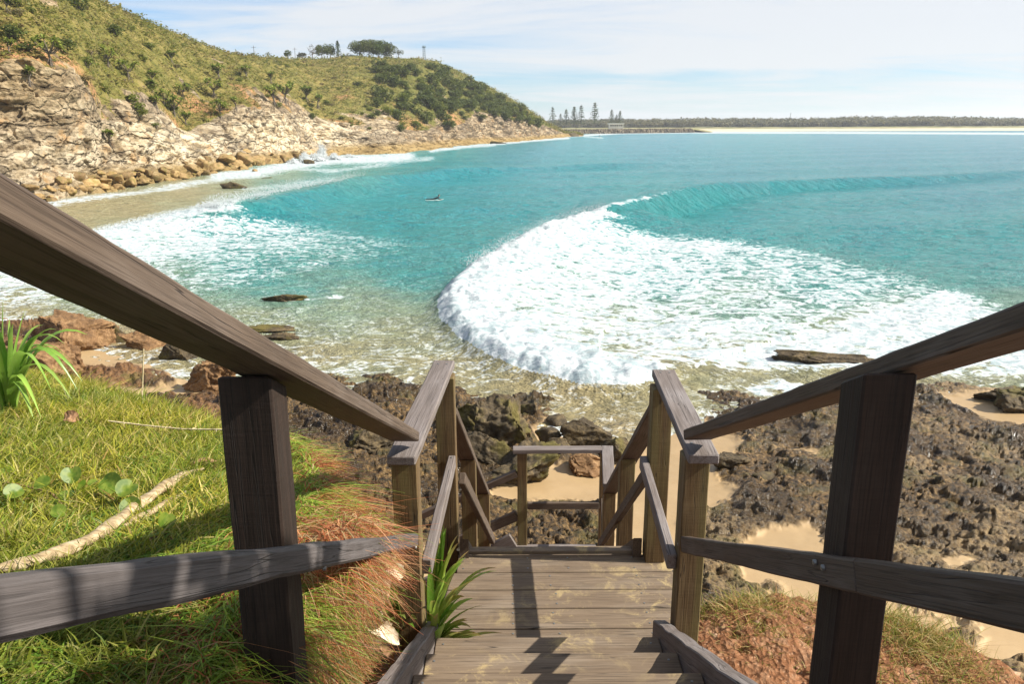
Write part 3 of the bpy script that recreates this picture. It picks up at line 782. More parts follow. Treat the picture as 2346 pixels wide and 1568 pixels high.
fo = M.attr('foam')
thr = M.math('SUBTRACT', 1.08, M.math('MULTIPLY', fo, 1.0))
msk = M.remap(M.math('SUBTRACT', L, thr), -0.12, 0.26)
msk = M.math('MULTIPLY', msk, M.remap(fo, 0.02, 0.2))
fcol = M.mix(M.remap(M.math('ADD', M.math('MULTIPLY', M.noise(v, 2.2, 6, .7), .6), M.math('MULTIPLY', rb, .3)), .32, .70), (0.29, 0.35, 0.36), (0.54, 0.56, 0.56))
c = M.mix(msk, wc, fcol)
wvh = M.noise(M.coord('World', (1, 1.9, 1), rot=(0, 0, .15)), 0.55, 8, .68, .3)
wvh2 = M.noise(M.coord('World', (1, 1.7, 1)), 3.2, 5, .65)
hh = M.math('ADD', M.math('MULTIPLY', wvh, 1.0), M.math('MULTIPLY', wvh2, .20))
wv3 = M.noise(M.coord('World', (1, 1.6, 1), rot=(0, 0, -.1)), 0.16, 6, .7, .2)
hh = M.math('ADD', hh, M.math('MULTIPLY', wv3, 2.6))
b1 = M.bump(hh, M.math('SUBTRACT', 1.0, M.math('MULTIPLY', msk,   .75)), 1.9)
b2 = M.bump(M.noise(v, 9, 5, .7), M.math('MULTIPLY', msk, 0.25), 0.05, b1)
WATER = M.done(c, M.math('ADD', 0.18, M.math('MULTIPLY', msk, .7)), b2, M.math('SUBTRACT', 0.27, M.math('MULTIPLY', msk, .2)))
sea = mesh_np('sea_water', np.stack([wx, wy, SEA + z], 1), grid_faces(len(us), len(vs)), WATER, attrs={'foam': foam, 'tint': tint})
tag(sea, 'turquoise bay with two breaking waves and sheets of white foam', kind='structure')

# ------------------------------------------------------------------ the headland
HU = np.arange(-760, 1338, 2.1)
def cu(pts): return np.interp(HU, [p[0] for p in pts], [p[1] for p in pts])
v_sh = cu([(-760, 575), (0, 480), (100, 463), (250, 433), (330, 425), (450, 402), (560, 387), (640, 373), (720, 359), (860, 355), (940, 349), (1000, 342), (1060, 334), (1120, 328.5), (1210, 322.5), (1290, 314.5), (1338, 311)])
v_rt = cu([(-760, 60), (-300, 110), (0, 135), (60, 140), (120, 165), (170, 185), (210, 225), (235, 275), (300, 262), (380, 285), (430, 300), (500, 262), (560, 240), (640, 255), (720, 272), (850, 286), (950, 300), (1050, 284), (1120, 264), (1200, 272), (1240, 285), (1290, 305), (1338, 310)])
v_tp = cu([(-760, -520), (-300, -270), (0, -112), (120, -50), (220, 0), (275, 18), (330, 45), (400, 74), (480, 108), (520, 122), (560, 130), (680, 137), (760, 135), (800, 128), (900, 133), (960, 134), (1000, 140), (1040, 156), (1100, 187), (1180, 230), (1240, 273), (1290, 303), (1338, 310.2)])
y_sh = np.array([atz(u, v, SEA)[1] for u, v in zip(HU, v_sh)])
k_ = np.ones(41) / 41; y_sh = np.convolve(np.pad(y_sh, 20, 'edge'), k_, 'valid')
y_rt = y_sh + cu([(-760, 26), (0, 24), (210, 15), (300, 26), (640, 40), (720, 45), (1000, 42), (1200, 34), (1290, 14), (1338, 4)])
y_tp = y_rt + cu([(-760, 60), (0, 75), (300, 95), (500, 130), (640, 165), (760, 175), (900, 170), (1040, 150), (1180, 85), (1240, 45), (1290, 18), (1338, 6)])
def pz(u, v, y): return np.array([atdist(a, b, c)[2] for a, b, c in zip(u, v, y)])
z_rt = pz(HU, v_rt, y_rt); z_tp = pz(HU, v_tp, y_tp)
tt = np.concatenate([np.linspace(-0.06, 0, 6)[:-1], np.linspace(0, 1, 250)[:-1], np.linspace(1, 2, 250)[:-1], np.linspace(2, 2.6, 24)])
T, I = np.meshgrid(tt, np.arange(len(HU)), indexing='xy')
ysh, yrt, ytp, zrt, ztp = (a[I] for a in (y_sh, y_rt, y_tp, z_rt, z_tp))
s1_ = np.clip(T, 0, 1); s2_ = np.clip(T - 1, 0, 1); s3_ = np.clip(T - 2, 0, 1)
hrk = zrt - SEA
apr = np.minimum(2.0, hrk * .35)
yy = ysh + (T < 0) * T * 120 + (yrt - ysh) * (0.34 * sstep(0, .22, s1_) + 0.66 * np.clip((s1_ - .12) / .88, 0, 1) ** 1.15)
zz = SEA + (T < 0) * T * 40 + apr * sstep(0, .2, s1_) + (hrk - apr) * np.clip((s1_ - .14) / .86, 0, 1) ** 1.0
yy = yy + (ytp - yrt) * s2_; zz = zz + (ztp - zrt) * (0.5 * s2_ + 0.5 * np.sin(s2_ * np.pi / 2))
yy = yy + 220 * s3_; zz = zz - 26 * s3_ ** 1.3 * (ztp - SEA) / 45
TUh = ((HU - 1173) / 1797)[I]
dep = yy * .963 - zz * .269
xx = TUh * dep
x0, y0, z0 = xx.ravel(), yy.ravel(), zz.ravel()
t0 = T.ravel()
dist = np.hypot(x0, y0)
szs = np.clip(dist / 150, .55, 2.2)       # far rocks are read as larger masses
cliff = sstep(1.14, 0.90, t0 + 0.34 * fbm(x0 * .05, z0 * .05, y0 * .05, 4)) * sstep(-.05, .0, t0)
fade = sstep(1338, 1250, HU[I.ravel()])
# bedding ledges
n_low = fbm(x0 * .035, y0 * .035, z0 * .05, 4)
bed = (z0 - .06 * x0 + 3.5 * n_low) / 3.6
saw = bed - np.floor(bed); bid = np.floor(bed)
ledge = (saw ** 1.4) * (0.5 + 0.9 * np.abs(perlin(x0 * .05, y0 * .05, bid * 3.1)))
wq = fbm(x0 * .12, y0 * .12, z0 * .2, 3)
f1, f2, cv = cells(x0 / (6.5 * szs) + .7 * n_low + .5 * wq, y0 / (6.5 * szs), z0 / (3.2 * szs) + .9 * n_low + .6 * wq)
block = (cv - .5) * sstep(0.02, .22, f2 - f1)
crack = sstep(.10, 0.0, f2 - f1)
g1_, g2_, gv = cells(x0 / 2.2, y0 / 2.2, z0 / .9)
sm = fbm(x0 * .55, y0 * .55, z0 * .8, 4, gain=.6)
lay = fbm(x0 * .10 / szs, y0 * .10 / szs, z0 * .42 / szs, 5, gain=.55, ridged=True) - .2
dsp = cliff * fade * (3.6 * n_low + 3.0 * ledge + 2.6 * block - .7 * crack + 1.5 * lay + 0.3 * (gv - .5) + 1.0 * sm)
gul = fbm(x0 * .022, y0 * .022, 2.0, 4, ridged=True)
slope_ = (1 - cliff) * fade * sstep(2.6, 1.9, t0)
tus = fbm(x0 * .55, y0 * .55, z0 * .2, 4, gain=.65)
dsp2 = slope_ * (3.0 * (gul - .3) * np.sin(np.pi * np.clip(t0 - 1, 0, 1)) + 0.9 * fbm(x0 * .12, y0 * .12, 0, 3) + 0.75 * tus)
X1 = x0 + .42 * dsp + .2 * dsp2; Y1 = y0 - .72 * dsp - .35 * dsp2; Z1 = z0 + .30 * dsp + .9 * dsp2
# keep the skyline where it is
rockm = np.clip(cliff + 0.9 * (1 - cliff) * sstep(.30, .42, fbm(x0 * .05, y0 * .05, 31.0, 4)) * (t0 < 1.7), 0, 1)
outc = sstep(1.12, 1.5, t0)
soil = sstep(.05, .35, fbm(x0 * .04, y0 * .04, z0 * .06, 3) + .35 - 2.2 * np.abs(t0 - 1.0)) * 1.0
hu_, hv_ = proj(x0, y0, z0)
pale = np.clip(np.exp(-((hu_ - 420) / 210) ** 2) * sstep(240, 310, hv_) + np.exp(-((hu_ - 720) / 150) ** 2) * sstep(250, 300, hv_) + .45 * np.exp(-((hu_ - 60) / 160) ** 2) * sstep(300, 350, hv_), 0, 1)
dark_low = sstep(3.4, 1.2, Z1 - SEA + 1.2 * n_low) * sstep(140, 260, hu_) + 0.35 * sstep(260, 60, hu_) * sstep(320, 200, hv_)
lush = sstep(700, 1000, hu_) * .7 + .5 * sstep(-.1, .3, fbm(x0 * .03, y0 * .03, 17.0, 3))
M = Mat('headland_ground', 0.9, 0.15)
v = M.coord('World')
n1 = M.noise(v, .22, 7, .68, .2); n2 = M.noise(v, 1.3, 6, .7); n3 = M.noise(M.coord('World', (.16, .16, .55)), 1.0, 7, .62, .7)
wv_ = M.vadd(M.coord('World', (.09, .09, .34)), M.noise(v, .12, 4, .6, out='Color'), 'ADD')
edge = M.voro(wv_, 1.6, 'DISTANCE_TO_EDGE')
n0 = M.noise(v, .035, 4, .6)
veg = M.ramp(M.math('ADD', M.math('MULTIPLY', n1, .55), M.math('MULTIPLY', n2, .45)), [(0.36, (0.060, 0.064, 0.014)), (0.45, (0.125, 0.115, 0.024)), (0.54, (0.205, 0.165, 0.045)), (0.66, (0.28, 0.20, 0.085))])
veg = M.mix(M.math('MULTIPLY', M.attr('lush'), .55), veg, M.mix(n2, (0.030, 0.050, 0.010), (0.115, 0.135, 0.028)))
rock = M.ramp(n3, [(0.34, (0.050, 0.038, 0.025)), (0.44, (0.17, 0.125, 0.075)), (0.54, (0.33, 0.25, 0.155)), (0.70, (0.48, 0.39, 0.265))])
prock = M.ramp(n3, [(0.32, (0.12, 0.08, 0.04)), (0.42, (0.36, 0.275, 0.16)), (0.56, (0.60, 0.51, 0.36))])
rock = M.mix(M.attr('pale'), rock, prock)
rock = M.mix(M.remap(n1, .54, .66, 0, .6), rock, (0.40, 0.23, 0.09))
rock = M.mix(M.remap(M.noise(M.coord('World', (.3, .3, .9)), 1, 7, .7), .50, .60, 0, .8), rock, (0.085, 0.062, 0.038))
rock = M.mix(M.remap(n0, .47, .60, 0, .45), rock, (0.16, 0.125, 0.085))
rock = M.mix(M.math('MULTIPLY', M.remap(edge, 0.0, 0.05, .8, 0.0), M.remap(n0, .4, .6, .25, 1.0)), rock, (0.035, 0.026, 0.018))
rock = M.mix(M.attr('darklow'), rock, M.ramp(n3, [(0.3, (0.10, 0.068, 0.025)), (0.5, (0.27, 0.185, 0.075)), (.72, (0.36, 0.26, 0.12))]))
soilc = M.mix(n2, (0.28, 0.12, 0.05), (0.50, 0.27, 0.14))
veg = M.mix(M.math('MULTIPLY', M.attr('soil'), M.remap(n2, .42, .56)), veg, soilc)
c = M.mix(M.remap(M.math('ADD', M.attr('rock'), M.math('MULTIPLY', M.math('SUBTRACT', n2, .5), .9)), .38, .56), veg, rock)
HEAD = M.done(c, .92, M.bump(M.math('ADD', n2, M.math('ADD', M.math('MULTIPLY', n3, 1.2), M.math('MULTIPLY', M.remap(edge, 0, .12), .8))), .9, .5))
head = mesh_np('headland', np.stack([X1, Y1, Z1], 1), grid_faces(len(HU), len(tt)), HEAD, attrs={'rock': rockm, 'pale': pale, 'darklow': np.clip(dark_low, 0, 1), 'soil': soil, 'lush': np.clip(lush, 0, 1)})
tag(head, 'steep grassy headland above a cliff of cream and brown sandstone', kind='structure')
HPu, HPv = proj(X1, Y1, Z1)
HP = np.stack([X1, Y1, Z1], 1)
def hill_at(u, v):
    d = (HPu - u) ** 2 + (HPv - v) ** 2
    c = np.nonzero((d < 16) & (t0 < 2.02))[0]
    if len(c) == 0: return HP[np.argmin(d + (t0 > 2.02) * 1e9)]
    return HP[c[np.argmin(HP[c, 1])]]

# ------------------------------------------------------------------ foliage builders (numpy)
def orient(nrm, spin):
    """two unit tangents for each normal"""
    a = np.where(np.abs(nrm[:, 2:3]) < .9, np.array([[0, 0, 1.]]), np.array([[1., 0, 0]]))
    t = np.cross(nrm, a); t /= np.linalg.norm(t, axis=1, keepdims=True) + 1e-9
    b = np.cross(nrm, t)
    c, s = np.cos(spin)[:, None], np.sin(spin)[:, None]
    return t * c + b * s, b * c - t * s
def leaf_cloud(cent, size, r, aspect=1.8, up=0.3):
    """rhombic leaves at cent"""
    n = len(cent)
    nr = r.normal(size=(n, 3)); nr[:, 2] += up * 2; nr /= np.linalg.norm(nr, axis=1, keepdims=True)
    a, b = orient(nr, r.random(n) * 6.28)
    sz = (size * (0.6 + .8 * r.random(n)))[:, None]
    V = np.stack([cent - a * sz, cent + b * sz / aspect, cent + a * sz, cent - b * sz / aspect], 1).reshape(-1, 3)
    F = np.arange(4 * n).reshape(-1, 4)
    return V, F
def crown_points(n, rx, rz, r, lumps=7, hollow=.55):
    L = r.normal(size=(lumps, 3)); L /= np.linalg.norm(L, axis=1, keepdims=True); L *= .55; L[:, 2] = L[:, 2] * .6 + .1
    i = r.integers(0, lumps, n)
    d = r.normal(size=(n, 3)); d /= np.linalg.norm(d, axis=1, keepdims=True)
    rad_ = (hollow + (1 - hollow) * r.random(n) ** .5)[:, None] * (.35 + .25 * r.random(lumps)[i][:, None])
    p = L[i] + d * rad_
    return p * np.array([rx, rx, rz])
def tube_np(pts, rads, k=6):
    pts = np.asarray(pts, float); n = len(pts)
    V = []; 
    for i in range(n):
        t = pts[min(i + 1, n - 1)] - pts[max(i - 1, 0)]; t /= np.linalg.norm(t) + 1e-9
        a = np.array([1., 0, 0]) if abs(t[0]) < .8 else np.array([0, 1., 0])
        s = np.cross(t, a); s /= np.linalg.norm(s); b = np.cross(t, s)
        for j in range(k):
            q = 2 * math.pi * j / k; V.append(pts[i] + rads[i] * (math.cos(q) * s + math.sin(q) * b))
    F = [(i * k + j, i * k + (j + 1) % k, (i + 1) * k + (j + 1) % k, (i + 1) * k + j) for i in range(n - 1) for j in range(k)]
    return np.array(V), np.array(F)
class Acc:
    def __init__(s): s.V = []; s.F = []; s.C = []; s.n = 0
    def add(s, V, F, C=None):
        V = np.asarray(V, float); s.V.append(V); s.F.append(np.asarray(F) + s.n); s.n += len(V)
        if C is not None: s.C.append(np.broadcast_to(np.asarray(C, float), (len(V), 3)))
    def mesh(s, name, mat, parent=None, smooth=False, **k):
        return mesh_np(name, np.concatenate(s.V), np.concatenate(s.F), mat, parent, smooth, colors={'tone': np.concatenate(s.C)} if s.C else None, **k)
def tone_mat(name, trans=.42, rough=.55, spec=.3):
    def f(M):
        oi = M.n('ShaderNodeObjectInfo').outputs['Random']
        c = M.attr('tone', 'Color')
        return M.mix(.35, c, M.mix(oi, (.5, .62, .4), (1.15, 1.05, .8)), 'MULTIPLY')
    return leaf_mat(name, f, rough, trans, spec)
LEAF = tone_mat('leaf_green')
def plain(name, c1, c2, scale=6, rough=.85, spec=.2, bumpd=.02, bs=.6):
    M = Mat(name, rough, spec); n = M.noise(M.coord('Object'), scale, 6, .65)
    return M.done(M.mix(M.remap(n, .3, .7), c1, c2), rough, M.bump(n, bs, bumpd))
BARK = plain('grey_bark', (0.07, 0.055, 0.04), (0.20, 0.165, 0.13))
def cp(o):
    c = o.copy(); col.objects.link(c); return c
def dup(root, loc, rz=0.0, sc=1.0, label=None, group=None, sub=False):
    r = cp(root); r.location = loc; r.rotation_euler = (0, 0, rz); r.scale = (sc,) * 3 if not isinstance(sc, tuple) else sc
    if label: r['label'] = label
    if group: r['group'] = group
    for ch in list(root.children):
        c = cp(ch); c.parent = r; c.matrix_parent_inverse = ch.matrix_parent_inverse.copy()
        for g in list(ch.children):
            d = cp(g); d.parent = c; d.matrix_parent_inverse = g.matrix_parent_inverse.copy()
    return r

# bushes: low rounded scrub with leaf clumps
def make_bush(name, label, cat, seed, rx, rz, n, lsize, tones, stem=True):
    r = np.random.default_rng(seed)
    root = empty(name, (0, 0, 0), label, cat)
    P = crown_points(n, rx, rz, r, 8); P[:, 2] += rz * .55; P[:, 2] = np.maximum(P[:, 2], .02)
    V, F = leaf_cloud(P, lsize, r, 1.7, .8)
    lum = np.repeat(r.random(n), 4)[:, None]
    C = np.array(tones[0]) * (1 - lum) + np.array(tones[1]) * lum
    A = Acc(); A.add(V, F, C); A.mesh('foliage', LEAF, root)
    if stem:
        B = Acc()
        for q in range(5):
            a = r.random() * 6.28; e = np.array([math.cos(a) * rx * .5, math.sin(a) * rx * .5, rz * .7])
            B.add(*tube_np([(0, 0, -.3), e * .5 + r.normal(size=3) * .05, e], [.06 * rx, .04 * rx, .015 * rx], 5))
        B.mesh('stem', BARK, root)
    return root
def make_pandanus(name, label, seed, H=3.0, heads=9, leaves=26, ll=1.1):
    r = np.random.default_rng(seed); root = empty(name, (0, 0, 0), label, 'pandanus tree')
    B = Acc(); A = Acc()
    B.add(*tube_np([(0, 0, -.4), (.1, 0, H * .3), (0, .1, H * .5)], [.16, .13, .11], 7))
    for q in range(7):   # prop roots
        a = q * .9 + r.random(); B.add(*tube_np([(math.cos(a) * .1, math.sin(a) * .1, H * .28), (math.cos(a) * .45, math.sin(a) * .45, H * .08), (math.cos(a) * .6, math.sin(a) * .6, -.5)], [.035, .03, .03], 4))
    for h in range(heads):
        a = r.random() * 6.28; rr = H * .42 * math.sqrt(r.random()); hz = H * (.62 + .36 * r.random())
        c = np.array([math.cos(a) * rr, math.sin(a) * rr, hz])
        B.add(*tube_np([(0, .05, H * .45), c * [.5, .5, .75], c], [.08, .06, .05], 5))
        for q in range(leaves):
            b = r.random() * 6.28; el = r.random() * 1.5 - .25
            d = np.array([math.cos(b) * math.cos(el), math.sin(b) * math.cos(el), math.sin(el)])
            L = ll * (.6 + .5 * r.random()); s = np.cross(d, [0, 0, 1]); s /= np.linalg.norm(s) + 1e-6
            p1 = c + d * L * .5; p2 = c + d * L * .85 + np.array([0, 0, -.22 * L]); w = .11 * ll
            V = [c - s * w * .6, c + s * w * .6, p1 + s * w, p1 - s * w, p2, p2]
            t = r.random(); col_ = np.array([.13, .18, .03]) * (1 - t) + np.array([.34, .38, .08]) * t
            if el < -.1: col_ = np.array([.30, .22, .11])
            A.add(V, [(0, 1, 2, 3), (3, 2, 4, 5)], col_)
    A.mesh('foliage', LEAF, root); B.mesh('trunk', BARK, root)
    return root
GB = ((.10, .125, .02), (.25, .27, .05)); GB2 = ((.05, .07, .015), (.15, .175, .04)); GB3 = ((.14, .12, .05), (.32, .25, .13))
bush_a = make_bush('coastal_bush', 'x', 'bush', 1, 1.6, 1.5, 420, .20, GB)
bush_b = make_bush('coastal_bush', 'x', 'bush', 2, 2.2, 1.9, 520, .24, GB2)
bush_c = make_bush('coastal_bush', 'x', 'bush', 3, 1.4, 1.0, 300, .18, GB3)
pan_a = make_pandanus('pandanus_tree', 'x', 4, 3.2, 11)
pan_b = make_pandanus('pandanus_tree', 'x', 5, 2.4, 8)
protos = [bush_a, bush_b, bush_c, pan_a, pan_b]
R2 = random.Random(3)
def zone(u):
    for lim, nm in ((60, 'by the left edge'), (150, 'by the leaning pandanus'), (230, 'above the brown cliff ledges'), (300, 'above the lone cliff pandanus'), (380, 'above the white cliff slabs'), (460, 'above the boulder heap'), (540, 'below the skyline dip'), (600, 'below the left power pole'), (650, 'below the palm-like tree'), (700, 'below the lone round tree'), (740, 'below the bare grey tree'), (790, 'below the pointed conifer'), (850, 'below the grove'), (905, 'below the white van'), (945, 'right of the van'), (990, 'below the tower'), (1040, 'just right of the tower'), (1090, 'on the mid right skyline'), (1140, 'above the orange cliff end'), (1190, 'on the falling skyline'), (9999, 'at the headland tip')):
        if u < lim: return nm
def ordlab(cnt, key, base):
    """keep labels apart: the place, then which one from the left there"""
    return base + ' ' + key
PAN = [(120, 150, 1.35, 0), (253, 152, 1.15, 0), (298, 180, 1.1, 0), (352, 185, .9, 1), (397, 142, 1.0, 1), (502, 180, 1.45, 1), (565, 176, 1.2, 1), (623, 188, 1.2, 1), (493, 222, 1.3, 0), (632, 240, 1.8, 1), (421, 222, 1.0, 0), (350, 207, .9, 1), (72, 190, .9, 1), (256, 330, .9, 1), (403, 262, 1.2, 0), (508, 268, 1.2, 0), (430, 285, 1.0, 1),
       (655, 232, 1.6, 0), (706, 230, 1.6, 1), (20, 118, .8, 1), (18, 22, .9, 1), (362, 248, 1.0, 1), (730, 245, 1.4, 1), (380, 240, 1, 0), (545, 250, 1.1, 1)]
for i, (u, v, s, k) in enumerate(PAN):
    p = hill_at(u, v)
    lab = '%s pandanus clump %s at the %s' % (('large', 'small')[s < 1.15], zone(u), 'cliff edge' if v > np.interp(u, HU, v_rt) - 18 else 'open slope')
    if i == 0: lab = 'largest leaning pandanus with bare prop roots at the top left of the cliff'
    if i == 13: lab = 'single dark green pandanus growing low on the pale cliff face'
    dup((pan_a, pan_b)[k], (p[0], p[1], p[2] - .2), R2.random() * 6.3, s * (.8 + p[1] / 600), lab, 'pandanus clumps on the headland slope' if i not in (0, 13) else None)
n_b = 0
for i in range(900):
    u = R2.uniform(-60, 1240)
    vt = float(np.interp(u, HU, v_tp)); vr = float(np.interp(u, HU, v_rt))
    f = R2.random()
    wood_ = u > 860
    dens_ = (1.0 if f > .28 else .35) if wood_ else 0.08
    if u > 700 and not wood_: dens_ = .22
    if R2.random() > dens_: continue
    v = vr + 8 + (vt + 3 - vr) * f
    p = hill_at(u, v)
    b = R2.choice([bush_a, bush_b, bush_b] if wood_ else [bush_a, bush_a, bush_b, bush_c])
    s = (R2.uniform(1.0, 2.3) if wood_ else R2.uniform(.5, 1.15))
    szn = 'big' if s > 1.5 else ('small' if s < .8 else 'middling'); rown = 'near the skyline' if f > .78 else ('high up' if f > .52 else ('low down' if f > .24 else 'at the cliff edge'))
    kin = {id(bush_a): 'light green', id(bush_b): 'dark green', id(bush_c): 'straw brown'}[id(b)]
    lab = '%s %s bush %s %s' % (szn, kin, rown, zone(u)); g = 'bushes near the end of the headland' if wood_ else 'bushes on the open slope'
    dup(b, (p[0], p[1], p[2] - .25), R2.random() * 6.3, (s, s, s * R2.uniform(.7, 1.05)), lab, g)
    n_b += 1
    if n_b >= 285: break
# dry grass tussocks and heath over the whole slope
r = np.random.default_rng(31)
cand = np.nonzero((rockm < .3) & (t0 > .9) & (t0 < 2.03) & (hu_ > -80))[0]
wgt = 1.0 / np.maximum(dist[cand], 60) ** .6; pick = r.choice(cand, 9000, replace=True, p=wgt / wgt.sum())
base = HP[pick] + r.normal(size=(9000, 3)) * np.array([.5, .5, 0]); per = 12
szz = (.35 + .9 * r.random(9000) ** 2.5) * (dist[pick] / 190) ** .6
clump = np.clip(.5 + 1.6 * fbm(base[:, 0] * .05, base[:, 1] * .05, 3.0, 3), 0, 1)
lum = r.random(9000)
cA = np.array([.34, .26, .10]); cB = np.array([.23, .215, .045]); cC = np.array([.11, .13, .025]); cD = np.array([.17, .115, .07])
tc_ = np.where((lum < .35)[:, None], cA, np.where((lum < .75)[:, None], cB, np.where((lum < .93)[:, None], cC, cD)))
tc_ = tc_ * (1 - .6 * clump[:, None]) + .6 * clump[:, None] * cC * 1.3
P = r.normal(size=(9000, per, 3)) * .55; P[..., 2] = np.abs(P[..., 2]) * .7 + .1
P = P * szz[:, None, None] + base[:, None]
V, F = leaf_cloud(P.reshape(-1, 3), .34, r, 1.5, 1.4)
cn = np.repeat(szz * .55, per)[:, None]
V = (V.reshape(-1, 4, 3) - P.reshape(-1, 1, 3)) * cn[:, :, None] * 1.6 + P.reshape(-1, 1, 3)
A = Acc(); A.add(V.reshape(-1, 3), F, np.repeat(tc_, per * 4, axis=0))
tag(A.mesh('hillside_heath', LEAF), 'dry grass tussocks and heath covering the headland slope', kind='stuff')
# trees and things on the crest
def make_tree(name, label, seed, H, rx, rz, n, ls, tones, bare=0, lean=0.0, cat='tree'):
    r = np.random.default_rng(seed); root = empty(name, (0, 0, 0), label, cat)
    B = Acc(); top = np.array([lean * H, 0, H * .36])
    B.add(*tube_np([(0, 0, -.6), (lean * H * .2, .1, H * .3), top], [.05 * H * .7, .035 * H * .7, .02 * H * .7], 7))
    for q in range(9 + bare * 10):
        a = r.random() * 6.28; rr = rx * (.4 + .6 * r.random()); e = top + np.array([math.cos(a) * rr, math.sin(a) * rr, rz * (r.random() * 1.0 - .1)])
        st = np.array([lean * H * .2, 0, H * (.25 + .3 * r.random())])
        B.add(*tube_np([st, (st + e) / 2 + r.normal(size=3) * .2, e], [.018 * H * .6, .011 * H * .6, .005 * H * .6], 5))
    if n:
        A = Acc(); P = crown_points(n, rx, rz, r, 10, .4) + top + np.array([0, 0, rz * .35])
        V, F = leaf_cloud(P, ls, r, 1.7); lum = np.repeat(r.random(n), 4)[:, None]
        A.add(V, F, np.array(tones[0]) * (1 - lum) + np.array(tones[1]) * lum); A.mesh('crown', LEAF, root)
    B.mesh('trunk', BARK, root)
    return root
def crest_pt(u, dv=0):
    y = float(np.interp(u, HU, y_tp)); v = float(np.interp(u, HU, v_tp)); p = atdist(u, v + dv, y - 2); return p
TR = [(612, 8, 2.6, 1.6, 60, .35, GB2, 0, 'thin windswept palm-like tree on the bare ridge', 'tree', .15),
      (658, 9, 3.6, 3.0, 420, .40, GB2, 0, 'lone small round tree standing on the bare ridge', 'tree', .06),
      (692, 7, 5, 2.6, 400, .45, ((.05, .05, .03), (.12, .12, .06)), 0, 'low spreading bush tree left of the bare grey tree', 'tree', 0),
      (716, 15, 6.5, 5.5, 110, .4, ((.07, .06, .04), (.14, .12, .07)), 2, 'tall bare grey tree with twiggy branches on the ridge', 'tree', .0),
      (738, 13, 7.5, 5, 900, .55, GB2, 1, 'dark rounded ridge tree right of the bare tree', 'tree', 0),
      (757, 14, 7, 5.5, 1000, .55, GB2, 0, 'dark broad ridge tree beside the pointed tree', 'tree', 0),
      (824, 14, 11, 6, 2200, .6, GB2, 0, 'leftmost big dark tree of the hilltop grove', 'tree', 0),
      (846, 15, 11, 7, 2300, .6, GB2, 0, 'second big tree of the hilltop grove behind the van', 'tree', 0),
      (868, 16, 11.5, 7.5, 2600, .6, ((.04, .07, .012), (.13, .17, .03)), 0, 'brightest green and largest tree of the hilltop grove', 'tree', 0),
      (893, 12, 9, 6, 1700, .55, GB2, 0, 'small dark tree standing behind the white van', 'tree', 0),
      (913, 11, 4.5, 3, 200, .4, GB2, 1, 'thin open tree at the right edge of the hilltop grove', 'tree', .1)]
for i, (u, H, rx, rz, n, ls, tn_, bare, lab, cat, lean) in enumerate(TR):
    t = make_tree('ridge_tree', lab, 40 + i, H * .55, rx * .62, rz * .80, n, ls * .7, tn_, bare, lean, cat)
    p = crest_pt(u); t.location = p
# pointed conifer
def make_norfolk(name, label, seed, H, tiers=16, dens=1.0):
    r = np.random.default_rng(seed); root = empty(name, (0, 0, 0), label, 'pine tree')
    B = Acc(); B.add(*tube_np([(0, 0, -.5), (0, 0, H * .5), (0, 0, H)], [.022 * H, .014 * H, .003 * H], 6)); B.mesh('trunk', BARK, root)
    A = Acc()
    for k in range(tiers):
        z = H * (.14 + .84 * k / tiers); R = H * .27 * (1 - k / tiers) ** .8 + .012 * H
        m_ = 7
        for q in range(m_):
            a = q * 6.283 / m_ + r.random() * .8; rr = R * (.75 + .35 * r.random())
            n = max(3, int(9 * dens))
            f = (np.arange(n) + .5) / n
            P = np.stack([np.cos(a) * rr * f, np.sin(a) * rr * f, z + rr * .16 * f ** 2 + 0 * f], 1) + r.normal(size=(n, 3)) * .012 * H
            V, F = leaf_cloud(P, .028 * H, r, 1.4, .6)
            t = r.random(); A.add(V, F, np.array([.03, .055, .025]) * (1 - t) + np.array([.09, .13, .05]) * t)
    A.mesh('crown', LEAF, root)
    return root
c_ = make_norfolk('conifer', 'dark pointed conifer beside the ridge trees', 61, 9.5, 14); c_.location = crest_pt(775)
# lattice beacon tower
STEEL = plain('grey_green_steel', (0.06, 0.09, 0.085), (0.12, 0.16, 0.15), 3, .5)
tw = empty('signal_tower', (0, 0, 0), 'pale lattice steel tower with a railed top on the headland crest', 'tower')
H = 11.5; B = Acc()
for sx in (-1, 1):
    for sy in (-1, 1):
        B.add(*tube_np([(sx * 1.1, sy * 1.1, -2), (sx * .75, sy * .75, H)], [.10, .08], 4))
for k in range(8):
    za, zb = k * H / 8, (k + 1) * H / 8; wa = 1.1 - .35 * za / H; wb_ = 1.1 - .35 * zb / H
    for (ax, ay, bx_, by_) in ((-1, -1, 1, -1), (1, -1, 1, 1), (1, 1, -1, 1), (-1, 1, -1, -1)):
        B.add(*tube_np([(ax * wa, ay * wa, za), (bx_ * wb_, by_ * wb_, zb)], [.05, .05], 4))
        B.add(*tube_np([(ax * wb_, ay * wb_, zb), (bx_ * wb_, by_ * wb_, zb)], [.05, .05], 4))
B.mesh('frame', STEEL, tw)
B = Acc(); q8 = [(1.5 * math.cos(a), 1.5 * math.sin(a)) for a in np.linspace(0, 6.283, 9)]
B.add(*tube_np([(0, 0, H), (0, 0, H + .25)], [1.5, 1.5], 12)); B.add(*tube_np([(0, 0, H + .24), (0, 0, H + .26)], [1.5, .01], 12))
for z_ in (H + .7, H + 1.2): B.add(*tube_np([(x_, y_, z_) for x_, y_ in q8], [.05] * 9, 4))
for x_, y_ in q8[:8]: B.add(*tube_np([(x_, y_, H), (x_, y_, H + 1.2)], [.04, .04], 4))
B.mesh('platform', STEEL, tw)
B = Acc(); B.add(*tube_np([(0, 0, H + .2), (0, 0, H + 1.5), (0, 0, H + 1.6)], [.35, .35, .05], 8)); B.mesh('beacon', STEEL, tw)
tw.location = crest_pt(972)
